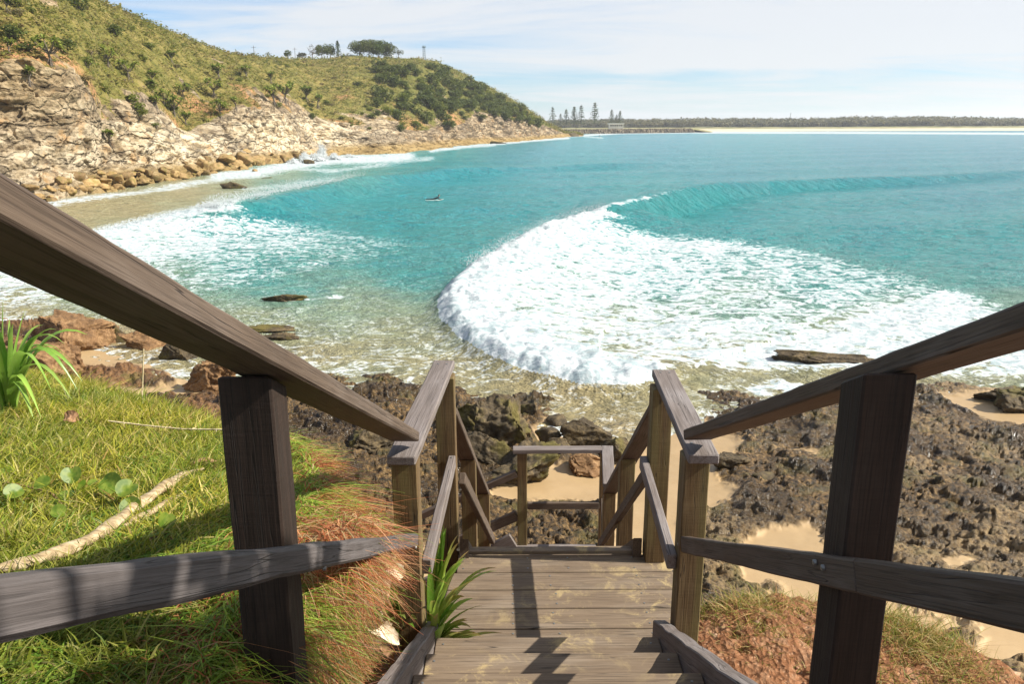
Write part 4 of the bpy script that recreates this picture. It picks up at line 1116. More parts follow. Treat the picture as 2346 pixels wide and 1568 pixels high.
tw.location.z -= 2.0; tw.scale = (.75,) * 3
# power poles on the ridge
POLE = plain('grey_pole_wood', (0.10, 0.085, 0.07), (0.16, 0.14, 0.12))
for u, h, lab in ((583, 5, 'power pole with a short crossarm at the left of the ridge'), (677, 6, 'short power pole standing just right of the lone round tree')):
    o = empty('power_pole', crest_pt(u), lab, 'pole'); x_, y_, z_ = o.location
    mesh_np('pole', *tube_np([(x_, y_, z_ - 1), (x_, y_, z_ + h)], [.14, .10], 6), POLE, o)
    mesh_np('crossarm', *tube_np([(x_ - 1.0, y_, z_ + h - .7), (x_ + 1.0, y_, z_ + h - .7)], [.07, .07], 4), POLE, o)
# white van on the crest
PAINT = Mat('white_paint', .35, .5).done((.78, .78, .76)); GLASS = Mat('dark_glass', .1, .5).done((.03, .035, .04)); RUB = Mat('tyre_rubber', .8, .2).done((.02, .02, .02))
p = crest_pt(891, 0); vn = empty('van', p, 'white van parked under the hilltop trees', 'van')
def prism(prof, w, loc):
    """profile (x,z) extruded across y"""
    n = len(prof); V = [(loc[0] + x, loc[1] - w / 2, loc[2] + z) for x, z in prof] + [(loc[0] + x, loc[1] + w / 2, loc[2] + z) for x, z in prof]
    F = [tuple(range(n)), tuple(range(2 * n - 1, n - 1, -1))] + [(i, n + i, n + (i + 1) % n, (i + 1) % n) for i in range(n)]
    return V, F
def poly_obj(name, VF, mat, parent, bevel=0.0):
    me = D.meshes.new(name); me.from_pydata([tuple(map(float, v)) for v in VF[0]], [], [tuple(f) for f in VF[1]]); me.materials.append(mat); me.update()
    o = D.objects.new(name, me); col.objects.link(o)
    if bevel:
        b = o.modifiers.new('bevel', 'BEVEL'); b.width = bevel; b.segments = 2
    return child(o, parent)
poly_obj('body', prism([(-2.5, .35), (2.3, .35), (2.55, .9), (2.35, 1.15), (1.7, 2.05), (-2.35, 2.1), (-2.5, 1.9)], 1.9, p), PAINT, vn, .06)
for a, b in ((-2.1, -1.2), (-1.05, -.1), (.1, 1.0)): poly_obj('window', prism([(a, 1.25), (b, 1.25), (b, 1.8), (a, 1.8)], 1.93, p), GLASS, vn)
poly_obj('windscreen', prism([(1.25, 1.2), (2.2, 1.2), (1.68, 1.85), (1.25, 1.85)], 1.93, p), GLASS, vn)
for a in (-1.6, 1.6):
    for b in (-.85, .85):
        mesh_np('wheel', *tube_np([(p[0] + a, p[1] + b - .12, p[2] + .35), (p[0] + a, p[1] + b - .1, p[2] + .35), (p[0] + a, p[1] + b + .1, p[2] + .35), (p[0] + a, p[1] + b + .12, p[2] + .35)], [.05, .35, .35, .05], 14), RUB, vn)
vn.location.z += 0.0

# ------------------------------------------------------------------ boulders
def boulder_mat(name, lo, mid, hi, green=None, spec=.3):
    M = Mat(name, .8, spec); v = M.coord('World'); n = M.noise(v, 1.6, 7, .68, .2); n2 = M.noise(v, 11, 5, .7)
    c = M.ramp(M.math('ADD', M.math('MULTIPLY', n, .6), M.math('MULTIPLY', n2, .4)), [(.32, lo), (.5, mid), (.68, hi)])
    if green: c = M.mix(M.remap(M.noise(v, .9, 4, .6), .5, .62, 0, .75), c, green)
    if name.startswith('tan'): c = M.mix(.75, c, M.mix(M.n('ShaderNodeObjectInfo').outputs['Random'], (.38, .34, .30), (1.15, 1.1, 1.0)), 'MULTIPLY')
    return M.done(c, .8, M.bump(M.math('ADD', n, M.math('MULTIPLY', n2, .5)), .8, .06))
B_TAN = boulder_mat('tan_boulder_rock', (.10, .065, .025), (.30, .20, .085), (.44, .32, .16), (.17, .14, .035))
B_DARK = boulder_mat('dark_boulder_rock', (.012, .009, .006), (.060, .043, .022), (.21, .15, .07), (.11, .09, .018))
B_BROWN = boulder_mat('brown_boulder_rock', (.035, .020, .010), (.17, .092, .038), (.38, .24, .115))
import bmesh
def boulder(name, loc, size, mat, label, group=None, seed=0, sub=4, rough=.35, blocky=.5, rz=0.0, detail=.06, cat='boulder', k=1.0, facets=12):
    bm = bmesh.new(); bmesh.ops.create_icosphere(bm, subdivisions=sub, radius=1.0)
    V = np.array([v.co[:] for v in bm.verts]); F = np.array([[v.index for v in f.verts] for f in bm.faces]); bm.free()
    s = seed * 7.31
    if blocky:
        m_ = np.max(np.abs(V), axis=1, keepdims=True); V = V * (1 - blocky + blocky / m_ * .85)
    f1, f2, cv = cells(V[:, 0] * 1.1 + s, V[:, 1] * 1.1, V[:, 2] * 1.1 + s)
    d = 1 + rough * fbm(V[:, 0] * 1.2 + s, V[:, 1] * 1.2, V[:, 2] * 1.2, 3) + .30 * (cv - .5) * sstep(0, .18, f2 - f1) + detail * 3.2 * fbm(V[:, 0] * 5 + s, V[:, 1] * 5, V[:, 2] * 5, 4, gain=.62)
    rc = np.random.default_rng(seed + 900)
    for _ in range(int(facets)):
        nn = rc.normal(size=3); nn /= np.linalg.norm(nn); off = rc.uniform(.42, .74)
        V = V - np.maximum(0, V @ nn - off)[:, None] * nn * .92
    V = V * d[:, None] * (np.array(size) / 2) * 1.32
    o = mesh_np(name, V, F, mat, smooth=sub > 3)
    o.location = loc; o.rotation_euler = (0, 0, rz)
    return tag(o, label, cat, group)
GRB = 'tan boulders heaped along the foot of the cliff'
bprot = []
for i in range(6):
    bprot.append(boulder('cliff_boulder', (0, 0, 0), (1, R2.uniform(.7, 1.0), R2.uniform(.55, .8)), B_TAN, 'tan angular boulder in the heap along the foot of the cliff', GRB, i, 3, .25, .45, 0, .04))
BL = [(180, 404, 34), (211, 417, 36), (285, 402, 40), (330, 412, 28), (120, 432, 22), (145, 414, 26), (95, 447, 24), (165, 440, 24), (235, 410, 26), (258, 396, 26), (302, 418, 30), (360, 406, 28), (382, 412, 26), (400, 396, 26), (345, 392, 26), (420, 404, 24), (441, 383, 34), (470, 396, 24), (462, 372, 36), (500, 380, 30), (520, 362, 40), (489, 398, 28), (545, 372, 30),
      (566, 364, 44), (592, 368, 36), (612, 372, 36), (70, 428, 28), (45, 440, 26), (20, 450, 30), (-10, 458, 30), (60, 458, 24), (120, 455, 24), (205, 436, 22), (240, 428, 22), (270, 426, 20), (655, 360, 30), (682, 356, 26), (30, 425, 22), (320, 388, 22), (230, 392, 20), (380, 388, 24), (0, 435, 22), (150, 428, 18), (190, 428, 20)]
def blab(u, v, w):
    vs_ = float(np.interp(u, HU, v_sh)); row_ = 'at the waterline' if v > vs_ - 9 else ('mid heap' if v > vs_ - 22 else 'atop the heap')
    for lim, nm in ((20, 'at its far left end'), (70, 'beside the left handrail'), (115, 'in front of the pebble bank'), (160, 'left of the big pair'), (205, 'at the big pair'), (250, 'right of the big pair'), (300, 'under the dark overhang end'), (350, 'below the white slabs'), (400, 'below the cream buttress'), (450, 'left of the leaning slabs'), (500, 'below the leaning slabs'), (545, 'under the tall leaning slabs'), (590, 'above the dark shallows rock'), (9999, 'next to the white splash')):
        if u < lim: break
    return '%s tan boulder %s, %s' % ('large' if w > 33 else ('middle-sized' if w > 21 else 'small'), row_, nm)
for i, (u, v, w) in enumerate(BL):
    p = hill_at(u, v + w * .15); s = w / 1797 * np.linalg.norm(p) * 1.0
    dup(bprot[i % 6], (p[0], p[1] - s * .1, p[2] + s * .12), R2.random() * 6.3, (s * 1.1, s, s * R2.uniform(.8, 1.1)), blab(u, v, w))
for i in range(85):
    u = R2.uniform(-60, 640); vs_ = float(np.interp(u, HU, v_sh)); v = vs_ - R2.random() ** 1.3 * 42 + 3
    p = hill_at(u, v); ws_ = R2.uniform(8, 19); s = ws_ / 1797 * np.linalg.norm(p)
    dup(bprot[i % 6], (p[0], p[1], p[2] + s * .1), R2.random() * 6.3, (s * 1.3, s, s * R2.uniform(.7, 1.0)), blab(u, v, ws_ * 1.4))
for b in bprot: D.objects.remove(b)
for b in protos:
    for ch in list(b.children): D.objects.remove(ch)
    D.objects.remove(b)

# rocks standing in the water and on the shelf: (u, v of the base, width px, height px, material, label)
RK = [(531, 429, 56, 13, B_DARK, 'dark olive rock in the shallows below the cliff'), (708, 377, 22, 12, B_DARK, 'small dark rock in the foam under the splash'), (583, 395, 16, 7, B_TAN, 'tiny tan rock in the foam near the boulder heap'),
      (608, 409, 24, 3, B_DARK, 'thin dark rock just breaking the water below the boulders'), (1136, 330, 34, 6, B_DARK, 'low dark rock off the headland shore'),
      (1307, 313, 40, 9, B_DARK, 'dark rock at the very tip of the headland'),
      (655, 690, 88, 13, B_DARK, 'weedy flat rock awash in the middle of the bay'), (610, 760, 100, 12, B_DARK, 'low weedy ledge awash right of the left handrail'), (640, 780, 66, 15, B_DARK, 'rounded golden weedy rock close to the left handrail'),
      (1875, 828, 205, 17, B_DARK, 'long dark rock bar in the foam left of the right handrail'), (1110, 828, 30, 6, B_DARK, 'tiny dark rock tip in the shallow water beyond the landing post'),
      (2320, 935, 120, 46, B_DARK, 'black rock at the right edge with water around it'), (2385, 960, 120, 110, B_DARK, 'black angular rock cut by the right edge'),
      (1345, 1012, 100, 52, B_DARK, 'round dark boulder in the wash beyond the lower landing'), (1250, 1005, 46, 30, B_DARK, 'small dark boulder left of the round boulder in the wash'), (1280, 1022, 50, 22, B_DARK, 'flat dark stone between the two boulders in the wash'),
      (1275, 975, 46, 26, B_DARK, 'brown dark stone at the edge of the shallow wash'), (1205, 958, 70, 50, B_DARK, 'dark knobbly rock behind the big boulders'),
      (1150, 1020, 150, 110, B_DARK, 'largest grey-brown boulder beyond the left landing post'), (1075, 985, 110, 80, B_DARK, 'dark boulder touching the left of the largest boulder'),
      (1200, 1105, 150, 90, B_DARK, 'wide tan-brown boulder lying on the sand by the lower landing'), (1110, 1075, 120, 90, B_DARK, 'rough brown boulder seen between the staircase posts'),
      (1340, 1075, 90, 40, B_BROWN, 'reddish brown rock on the sand beyond the lower landing rail'), (1420, 1045, 80, 40, B_DARK, 'dark ledge rock beside the right lower handrail'),
      (850, 1040, 120, 62, B_DARK, 'dark grey boulder just above the left landing rail'), (1670, 1072, 70, 46, B_DARK, 'dark boulder right of the landing rail end'), (1745, 1105, 56, 22, B_DARK, 'small dark rock in the pool right of the landing rail'),
      (262, 785, 44, 34, B_DARK, 'small dark pointed rock by the left cove'), (318, 800, 86, 36, B_BROWN, 'brown rock in the foam of the left cove'), (150, 808, 190, 88, B_BROWN, 'large orange-brown layered rock behind the pandanus'), (70, 850, 170, 78, B_BROWN, 'orange-brown rock mass at the left behind the pandanus leaves'),
      (410, 825, 70, 34, B_DARK, 'dark rock directly under the left handrail'), (480, 880, 110, 56, B_BROWN, 'brown rock by the water left of the near post'), (155, 745, 120, 18, B_TAN, 'flat pale rock awash in foam at the left')]
for i, (u, v, w, h, mt, lab) in enumerate(RK):
    zb_ = SEA if (v < 840 or u > 2200 or (1180 < u < 1300 and v < 980)) else SEA + .35
    p = atz(u, v, zb_); dd = p @ Fw
    W_ = w / 1797 * dd; Hh = h / 1797 * dd / .8
    boulder('rock', (p[0], p[1] + min(W_ * .25, Hh * .6), zb_ + Hh * .10), (W_ * 1.05, min(W_ * .75, Hh * 1.6 + W_ * .12), Hh * (1.25 if v < 900 else .95)), mt, lab, None, i + 20, (6 if w > 100 and v > 690 else 5) if w > 60 else 3, .40, .35, R2.uniform(-.2, .2), .07, 'rock')

# ------------------------------------------------------------------ splash against the cliff, spray on the wave lips
r = np.random.default_rng(8)
SPR = Mat('white_spray', .9, .1); SPR.b.inputs['Base Color'].default_value = (.55, .58, .58, 1)
ico = bmesh.new(); bmesh.ops.create_icosphere(ico, subdivisions=1, radius=1.0)
IV = np.array([v.co[:] for v in ico.verts]); IF = np.array([[v.index for v in f.verts] for f in ico.faces]); ico.free()
def drops(P, S, name, label):
    n = len(P); V = (IV[None] * S[:, None, None] * (1 + .25 * r.normal(size=(n, len(IV), 1))) + P[:, None]).reshape(-1, 3)
    F = (IF[None] + (np.arange(n) * len(IV))[:, None, None]).reshape(-1, 3)
    return tag(mesh_np(name, V, F, SPR.m), label, None, None, 'stuff')
P = []; S = []
for (u, v, hpx, wpx, n) in ((738, 366, 30, 13, 3200), (700, 372, 20, 17, 2400), (765, 366, 13, 22, 1500), (672, 376, 11, 18, 900), (800, 362, 7, 40, 900), (722, 368, 16, 26, 1800)):
    b = atz(u, v, SEA); k = b[1] / 1797
    a = r.normal(size=n) * .42; q = r.random(n) ** .8
    jet = .45 + .9 * np.abs(perlin(a * 5 + u, q * 1.5, 1.0)) + .3 * r.random(n); P.append(np.stack([b[0] + a * wpx * k * (1 - .3 * q) + r.normal(size=n) * .12 * hpx * k * q, b[1] + r.normal(size=n) * 1.2, SEA + q * hpx * k * np.exp(-a ** 2 * 1.6) * jet * 1.2], 1)); S.append((.20 - .14 * q) * (.3 + r.random(n)))
drops(np.concatenate(P), np.concatenate(S), 'sea_spray', 'white splash bursting against the foot of the cliff')
P = []; S = []
def along(w, h, a0, a1, n, dz, spread, size, back):
    a = a0 + (a1 - a0) * r.random(n); i = np.floor(a).astype(int).clip(0, len(w) - 2); f = a - i
    xy = w[i] * (1 - f)[:, None] + w[i + 1] * f[:, None]; hh_ = h[i] * (1 - f) + h[i + 1] * f
    e = r.random(n) ** 2
    P.append(np.stack([xy[:, 0] + r.normal(size=n) * spread, xy[:, 1] + r.normal(size=n) * spread + back * e, SEA + hh_ * (.9 + .15 * r.random(n)) + dz * e], 1)); S.append(size * (.3 + r.random(n)) * (1 - .5 * e))
along(w3, h3, 5.2, 8.8, 5200, 1.0, .40, .045, 3.0)
along(w2, h2, .3, 4.5, 2400, .35, .4, .026, 1.2)
along(w4, h4, 0, 6, 3200, .25, .4, .035, .8)
drops(np.concatenate(P), np.concatenate(S), 'sea_spray', 'fine spray blown off the crests of the two waves')

# ------------------------------------------------------------------ far shore
SANDM = Mat('far_sand', .95, .1); v = SANDM.coord('World'); SAND2 = SANDM.done(SANDM.mix(SANDM.noise(v, .02, 5, .6), (.48, .40, .28), (.56, .48, .36)))
us2 = np.arange(1200, 3400, 8.0)
def farline(pts): return np.interp(us2, [p[0] for p in pts], [p[1] for p in pts])
ysea = farline([(1200, 880), (1330, 900), (1600, 860), (1750, 850), (2346, 800), (3400, 700)])
prof = [(-6, -1.0), (0, .0), (18, .6), (60, 1.0), (110, 1.3), (150, 1.7), (200, 2.0), (900, 3.0), (2500, 9)]
V = []
for i, u in enumerate(us2):
    for (dy, dz) in prof:
        y = ysea[i] + dy * (1.25 if dy > 0 else 1); z_ = SEA + dz; V.append(((u - 1173) / 1797 * (y * .963 - z_ * .269), y, z_))
far_ = mesh_np('far_beach', V, grid_faces(len(us2), len(prof)), SAND2)
tag(far_, 'long pale sand beach across the bay', kind='structure')
# dune grass strip
M = Mat('dune_grass', .9, .1); n = M.noise(M.coord('World'), .08, 6, .7)
DG = M.done(M.ramp(n, [(.35, (.12, .13, .05)), (.55, (.26, .24, .11)), (.7, (.50, .42, .28))]))
V = []
for i, u in enumerate(us2):
    for j, dy in enumerate((112, 130, 150, 175, 200, 240)):
        y = ysea[i] + dy * 1.25; z_ = SEA + (1.25, 1.8, 2.2, 2.5, 2.7, 2.9)[j] + .5 * float(perlin(u * .05, j * .9, 2)); V.append(((u - 1173) / 1797 * (y * .963 - z_ * .269), y, z_))
tag(mesh_np('dune_grass', V, grid_faces(len(us2), 6), DG), 'strip of pale dune grass behind the far beach', kind='stuff')
# forest mass behind the dune: leaf clumps over a lumpy canopy
r = np.random.default_rng(21)
NF = 5200
uF = r.uniform(1215, 3350, NF); row = r.random(NF) ** 1.4
yF = np.interp(uF, us2, ysea) + 255 + row * 420
hF = np.interp(uF, [1215, 1300, 1420, 1600, 1800, 2000, 2150, 2346, 3400], [9, 10, 10.5, 11, 10, 12, 11, 9, 9]) * (.72 + .35 * r.random(NF)) * np.clip(.75 + .8 * row, 0, 1.25) + 1.5 * perlin(uF * .012, yF * .004, 3)
xF = (uF - 1173) / 1797 * (yF * .963 + 3 * .269)
A = Acc(); per = 26
lump = r.normal(size=(NF, per, 3)); lump /= np.linalg.norm(lump, axis=2, keepdims=True); lump *= (r.random((NF, per, 1)) ** .35)
Rr = (3.2 + 3.2 * r.random(NF))[:, None, None]
C3 = lump * Rr * np.array([1.2, 1.2, .8]); C3[..., 0] += xF[:, None]; C3[..., 1] += yF[:, None]; C3[..., 2] += (SEA + 2.4 + hF - 3)[:, None]
V, F = leaf_cloud(C3.reshape(-1, 3), 1.6, r, 1.2, 1.2)
tt_ = r.random(NF)[:, None] ; cc = np.array([.075, .080, .038]) * (1 - tt_) + np.array([.19, .165, .075]) * tt_
A.add(V, F, np.repeat(cc, per * 4, axis=0)); fo_ = A.mesh('coastal_forest', LEAF)
tag(fo_, 'low dark coastal forest running behind the far beach', kind='stuff')
# ground under the trees
V = []
for i, u in enumerate(us2):
    for j, dy in enumerate((248, 262, 300, 700)):
        y = ysea[i] + dy; z_ = SEA + (2.2, 4.0, 6.0, 8)[j]; V.append(((u - 1173) / 1797 * (y * .963 - z_ * .269), y, z_))
tag(mesh_np('forest_floor', V, grid_faces(len(us2), 4), plain('dark_undergrowth', (.02, .025, .01), (.07, .07, .03), .2)), 'dark undergrowth below the far forest', kind='structure')
# breakwater of dark rubble
nu_, nv_ = 700, 26
ub = np.linspace(1235, 1598, nu_); prof = np.linspace(0, 1, nv_)
Vb = []
U2, Pp = np.meshgrid(ub, prof, indexing='ij')
yb = np.interp(U2, [1235, 1600], [700, 770]); endz = sstep(1600, 1585, U2)
zb2 = SEA - 1 + (5.0 * endz) * sstep(0, .55, Pp) * (1 - sstep(.78, 1.0, Pp) * .9)
yb2 = yb + Pp * 22
xb = (U2 - 1173) / 1797 * (yb2 * .963 - zb2 * .269)
f1, f2, cv = cells(xb / 2.2, yb2 / 2.2, zb2 / 2.0)
dd_ = (1.1 * (cv - .4) - 1.3 * sstep(.25, 0, f2 - f1))
M = Mat('rubble_rock', .9, .2); n = M.noise(M.coord('World'), .5, 5, .7)
RUBB = M.done(M.mix(M.attr('cell'), (.03, .026, .02), (.20, .165, .11)))
bw = mesh_np('breakwater', np.stack([xb, yb2 - dd_ * .7, zb2 + dd_ * .6], -1).reshape(-1, 3), grid_faces(nu_, nv_), RUBB, attrs={'cell': (cv * sstep(0, .2, f2 - f1)).ravel()}, smooth=False)
tag(bw, 'long low breakwater of dark rubble rocks off the tip of the headland', 'breakwater')
V = []
for i, u in enumerate(np.linspace(1225, 1640, 60)):
    for j, (dy, dz) in enumerate(((14, 3.2), (20, 3.9), (60, 4.0), (120, 3.6), (160, 1.5))):
        y = np.interp(u, [1235, 1600], [700, 770]) + dy; z_ = SEA + dz * float(sstep(1645, 1580, u)) - .3; V.append(((u - 1173) / 1797 * (y * .963 - z_ * .269), y, z_))
tag(mesh_np('spit', V, grid_faces(60, 5), DG), 'sandy grassed spit behind the breakwater', kind='structure')
# Norfolk pines and scrub round the building
NP = [(1266, 44, 'leftmost tall thin pine beyond the tip of the headland'), (1284, 29, 'smallest pine between the leftmost pine and the row of three'), (1297, 39, 'left pine of the row of three'), (1315, 44, 'middle pine of the row of three'), (1331, 48, 'right and tallest pine of the row of three'), (1362, 54, 'tallest pine of all standing alone left of the white building'), (1401, 38, 'thin ragged pine directly behind the white building'), (1420, 35, 'short pine right of the white building'), (1412, 27, 'shortest pine just right of the building')]
for i, (u, hpx, lab) in enumerate(NP):
    y = 905.; g = SEA + 4
    base = atdist(u, 286, y); Hh = hpx * y / 1797
    t = make_norfolk('norfolk_pine', lab, 70 + i, Hh, 10 + i % 4, .75); t.location = (base[0], y, atdist(u, 290, y)[2])
    t['group'] = 'tall pines beyond the headland tip'
t = empty('beach_building', atdist(1411, 289, 890), 'low white building with a flat roof in front of the far trees', 'building'); x_, y_, z_ = t.location
z_ -= 1
def box(a, b): 
    x0_, y0_, z0_ = a; x1_, y1_, z1_ = b
    return ([(x0_, y0_, z0_), (x1_, y0_, z0_), (x1_, y1_, z0_), (x0_, y1_, z0_), (x0_, y0_, z1_), (x1_, y0_, z1_), (x1_, y1_, z1_), (x0_, y1_, z1_)],
            [(3, 2, 1, 0), (4, 5, 6, 7), (0, 1, 5, 4), (1, 2, 6, 5), (2, 3, 7, 6), (3, 0, 4, 7)])
WALL = plain('pale_wall_paint', (.55, .53, .5), (.66, .64, .6), 1)
poly_obj('wall', box((x_ - 7.5, y_ - 4, z_ - 3), (x_ + 7.5, y_ + 4, z_ + 3.2)), WALL, t)
poly_obj('roof', box((x_ - 8.6, y_ - 5.4, z_ + 3.2), (x_ + 8.6, y_ + 5, z_ + 4.0)), PAINT, t, .05)
for k in range(6): poly_obj('window', box((x_ - 6.6 + k * 2.3, y_ - 4.06, z_ + 1.0), (x_ - 5.0 + k * 2.3, y_ - 3.9, z_ + 2.5)), GLASS, t)
for k in range(4): poly_obj('veranda_post', box((x_ - 8 + k * 5.3, y_ - 5.3, z_ - 3), (x_ - 7.8 + k * 5.3, y_ - 5.1, z_ + 3.2)), PAINT, t)
mp = atdist(1810, 277, 1300)
o = empty('radio_mast', (mp[0], mp[1], mp[2] - 8), 'thin radio mast rising above the far forest', 'mast')
mesh_np('mast', *tube_np([(mp[0], mp[1], mp[2] - 8), (mp[0], mp[1], mp[2] + 12)], [.45, .3], 5), STEEL, o)
mesh_np('antenna', *tube_np([(mp[0] - 1.2, mp[1], mp[2] + 11.2), (mp[0] + 1.2, mp[1], mp[2] + 11.2)], [.3, .3], 5), STEEL, o)

# ------------------------------------------------------------------ foreground plants
def blades(P, L, W, dirv, bend, tones, r, name, label, mat, kind='stuff', parent=None, seg=3, droop=None):
    """P base, L length, W width, dirv start direction, bend = how far the tip falls"""
    n = len(P); side = np.cross(dirv, np.array([0, 0, 1.0]) + r.normal(size=(n, 3)) * .4); side /= np.linalg.norm(side, axis=1, keepdims=True) + 1e-9
    V = []
    for k in range(seg + 1):
        t = k / seg
        c = P + dirv * (L * t)[:, None] + bend * (L * t * t)[:, None]
        w = (W * (1 - t ** 1.6) * .5 + .0003)[:, None]
        V += [c - side * w, c + side * w]
    V = np.stack(V, 1).reshape(-1, 3); m_ = 2 * (seg + 1)
    f = np.array([[2 * k, 2 * k + 1, 2 * k + 3, 2 * k + 2] for k in range(seg)])
    F = (f[None] + (np.arange(n) * m_)[:, None, None]).reshape(-1, 4)
    o = mesh_np(name, V, F, mat, parent, smooth=True, colors={'tone': np.repeat(tones, m_, axis=0)})
    if parent is None: tag(o, label, None, None, kind)
    return o
GRASS = leaf_mat('grass_blades', lambda M: M.attr('tone', 'Color'), .5, .42, .3)
def unit(a): return a / (np.linalg.norm(a, axis=1, keepdims=True) + 1e-9)
def mixc(pal, wts, r, n, var=.25):
    i = r.choice(len(pal), n, p=np.array(wts) / sum(wts)); c = np.array(pal)[i]
    return c * (1 + var * (r.random((n, 1)) - .5) * 2)
def sample_lawn(n, r, x0, x1, y0, y1, cond, p=1.3):
    out = []
    tot = 0
    while tot < n:
        k = n * 2; x = r.uniform(x0, x1, k); y = r.uniform(y0, y1, k)
        keep = r.random(k) < np.clip((1.2 / np.hypot(x, y)) ** p * 1.2, 0, 1)
        z, sl_, sr_ = bank_all(x, y); c = keep & cond(x, y, z, sl_, sr_)
        u, v_ = proj(x, y, z); c &= (u > -900) & (u < 2500) & (v_ < 1800)
        P = np.stack([x, y, z], 1)[c]; out.append(P); tot += len(P)
    return np.concatenate(out)[:n]
r = np.random.default_rng(100)
YG = [(.31, .30, .025), (.44, .37, .05), (.19, .24, .018), (.56, .43, .14), (.11, .15, .014), (.38, .22, .07)]
# short turf, yellow green
P = sample_lawn(125000, r, -7.5, -.45, .6, 7.0, lambda x, y, z, a, b: a < .06)
n = len(P); tuft = fbm(P[:, 0] * 5, P[:, 1] * 5, 1, 3); P[:, 2] -= .005
L = (.045 + .045 * r.random(n)) * (1 + .9 * tuft) * (1 + .22 * (P[:, 1] - 1.5)); d = unit(np.stack([r.normal(size=n) * .55 + .1, r.normal(size=n) * .55, np.full(n, .75)], 1))
bn = np.stack([r.normal(size=n) * .3, r.normal(size=n) * .3, -.25 * np.ones(n)], 1)
tn = mixc(YG, [4, 3.5, 2, 2.2, 1, .3], r, n); patchg = np.clip(.5 + 1.3 * fbm(P[:, 0] * 1.6, P[:, 1] * 1.6, 8, 3), 0, 1)[:, None]
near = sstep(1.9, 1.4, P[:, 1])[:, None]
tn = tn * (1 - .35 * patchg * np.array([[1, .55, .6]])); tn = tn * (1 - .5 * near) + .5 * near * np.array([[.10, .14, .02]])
blades(P, L, .0034 + .0045 * r.random(n) ** 2, d, bn, tn, r, 'lawn_grass', 'short yellow green turf on top of the bank', GRASS)
# longer green grass round the near post and along the edge
P = sample_lawn(15000, r, -1.6, -.42, 1.0, 2.7, lambda x, y, z, a, b: (a > -.60 + .3 * np.abs(fbm(x * 3, y * 3, 5, 3))) & (a < .02) & (fbm(x * 2.2, y * 2.2, 12, 3) > -.30))
n = len(P); L = .06 + .09 * r.random(n); L *= np.where(P[:, 1] < 1.6, .8, 1)
d = unit(np.stack([.2 + r.normal(size=n) * .6, -.1 + r.normal(size=n) * .6, np.full(n, .8)], 1))
bn = np.stack([.2 + r.normal(size=n) * .5, r.normal(size=n) * .5, -.7 - .4 * r.random(n)], 1)
tn = mixc([(.10, .19, .018), (.17, .27, .028), (.28, .36, .05), (.36, .30, .10)], [3, 4, 2, 1], r, n)
blades(P, L, .003 + .0028 * r.random(n), d, bn, tn, r, 'long_grass', 'longer green grass round the left post and along the bank edge', GRASS, seg=4)
# hanging dry red grass over the cut edge beside the stairs
def edge_pts(n, r, y0, y1, spread):
    y = y0 + (y1 - y0) * r.random(n); x = np.interp(y, LIP_L[::-1, 1], LIP_L[::-1, 0]) + r.normal(size=n) * spread + .01
    z, _, _ = bank_all(x, y); return np.stack([x, y, z], 1)
P1 = edge_pts(30000, r, .75, 3.1, .085)
n = len(P1); P1[:, 2] += .02 * r.random(n)
L = .03 + .08 * r.random(n) ** 1.3
d = unit(np.stack([.18 + r.normal(size=n) * .7, r.normal(size=n) * .75 - .1, .55 + .5 * r.normal(size=n)], 1))
bn = np.stack([.1 + r.normal(size=n) * .8, r.normal(size=n) * .8, -.75 - .6 * r.random(n)], 1)
grn = np.exp(-((P1[:, 1] - 2.0) / .34) ** 2) * (r.random(n) < .62) * (P1[:, 0] < -.56)
tn = mixc([(.35, .115, .040), (.46, .21, .09), (.20, .065, .022), (.48, .32, .15), (.24, .22, .04)], [4.5, 3.5, 2, 1.2, .7], r, n)
g2 = mixc([(.20, .30, .03), (.32, .40, .06)], [1, 1], r, n)
tn = np.where((grn > .3)[:, None], g2, tn)
blades(P1, L, .0016 + .0018 * r.random(n), d, bn, tn, r, 'dry_grass', 'tangled red brown dry grass spilling over the cut bank edge', GRASS, seg=5)
# the springy mat that overhangs the lip
n = 24000; y = 1.1 + 1.95 * r.random(n) ** .85; o_ = r.random(n) * (.10 + .10 * np.exp(-((y - 2.35) / .45) ** 2)); xl = np.interp(y, LIP_L[::-1, 1], LIP_L[::-1, 0])
zl_, _, _ = bank_all(xl - .06, y); P3_ = np.stack([xl - .02 + o_, y, zl_ + .03 - 1.9 * o_ ** 1.6 * 2 + .02 * r.normal(size=n)], 1)
L = .035 + .075 * r.random(n); d = unit(np.stack([.2 + r.normal(size=n) * .7, r.normal(size=n) * .7, .55 + r.normal(size=n) * .5], 1))
bn = np.stack([r.normal(size=n) * .8, r.normal(size=n) * .7, -.6 - .6 * r.random(n)], 1)
gm = (fbm(y * 2.6, o_ * 6, 4.0, 3) + .25 - 2.2 * o_ > 0) & (r.random(n) < .75)
tn = np.where(gm[:, None], mixc([(.17, .27, .025), (.30, .38, .05)], [1, 1], r, n), mixc([(.38, .125, .045), (.48, .24, .11), (.22, .07, .025), (.50, .35, .17)], [4, 3, 2, 1], r, n))
blades(P3_, L, .0018 + .002 * r.random(n), d, bn, tn, r, 'overhanging_grass', 'springy mat of rusty red and green grass overhanging the bank beside the landing post', GRASS, seg=4)
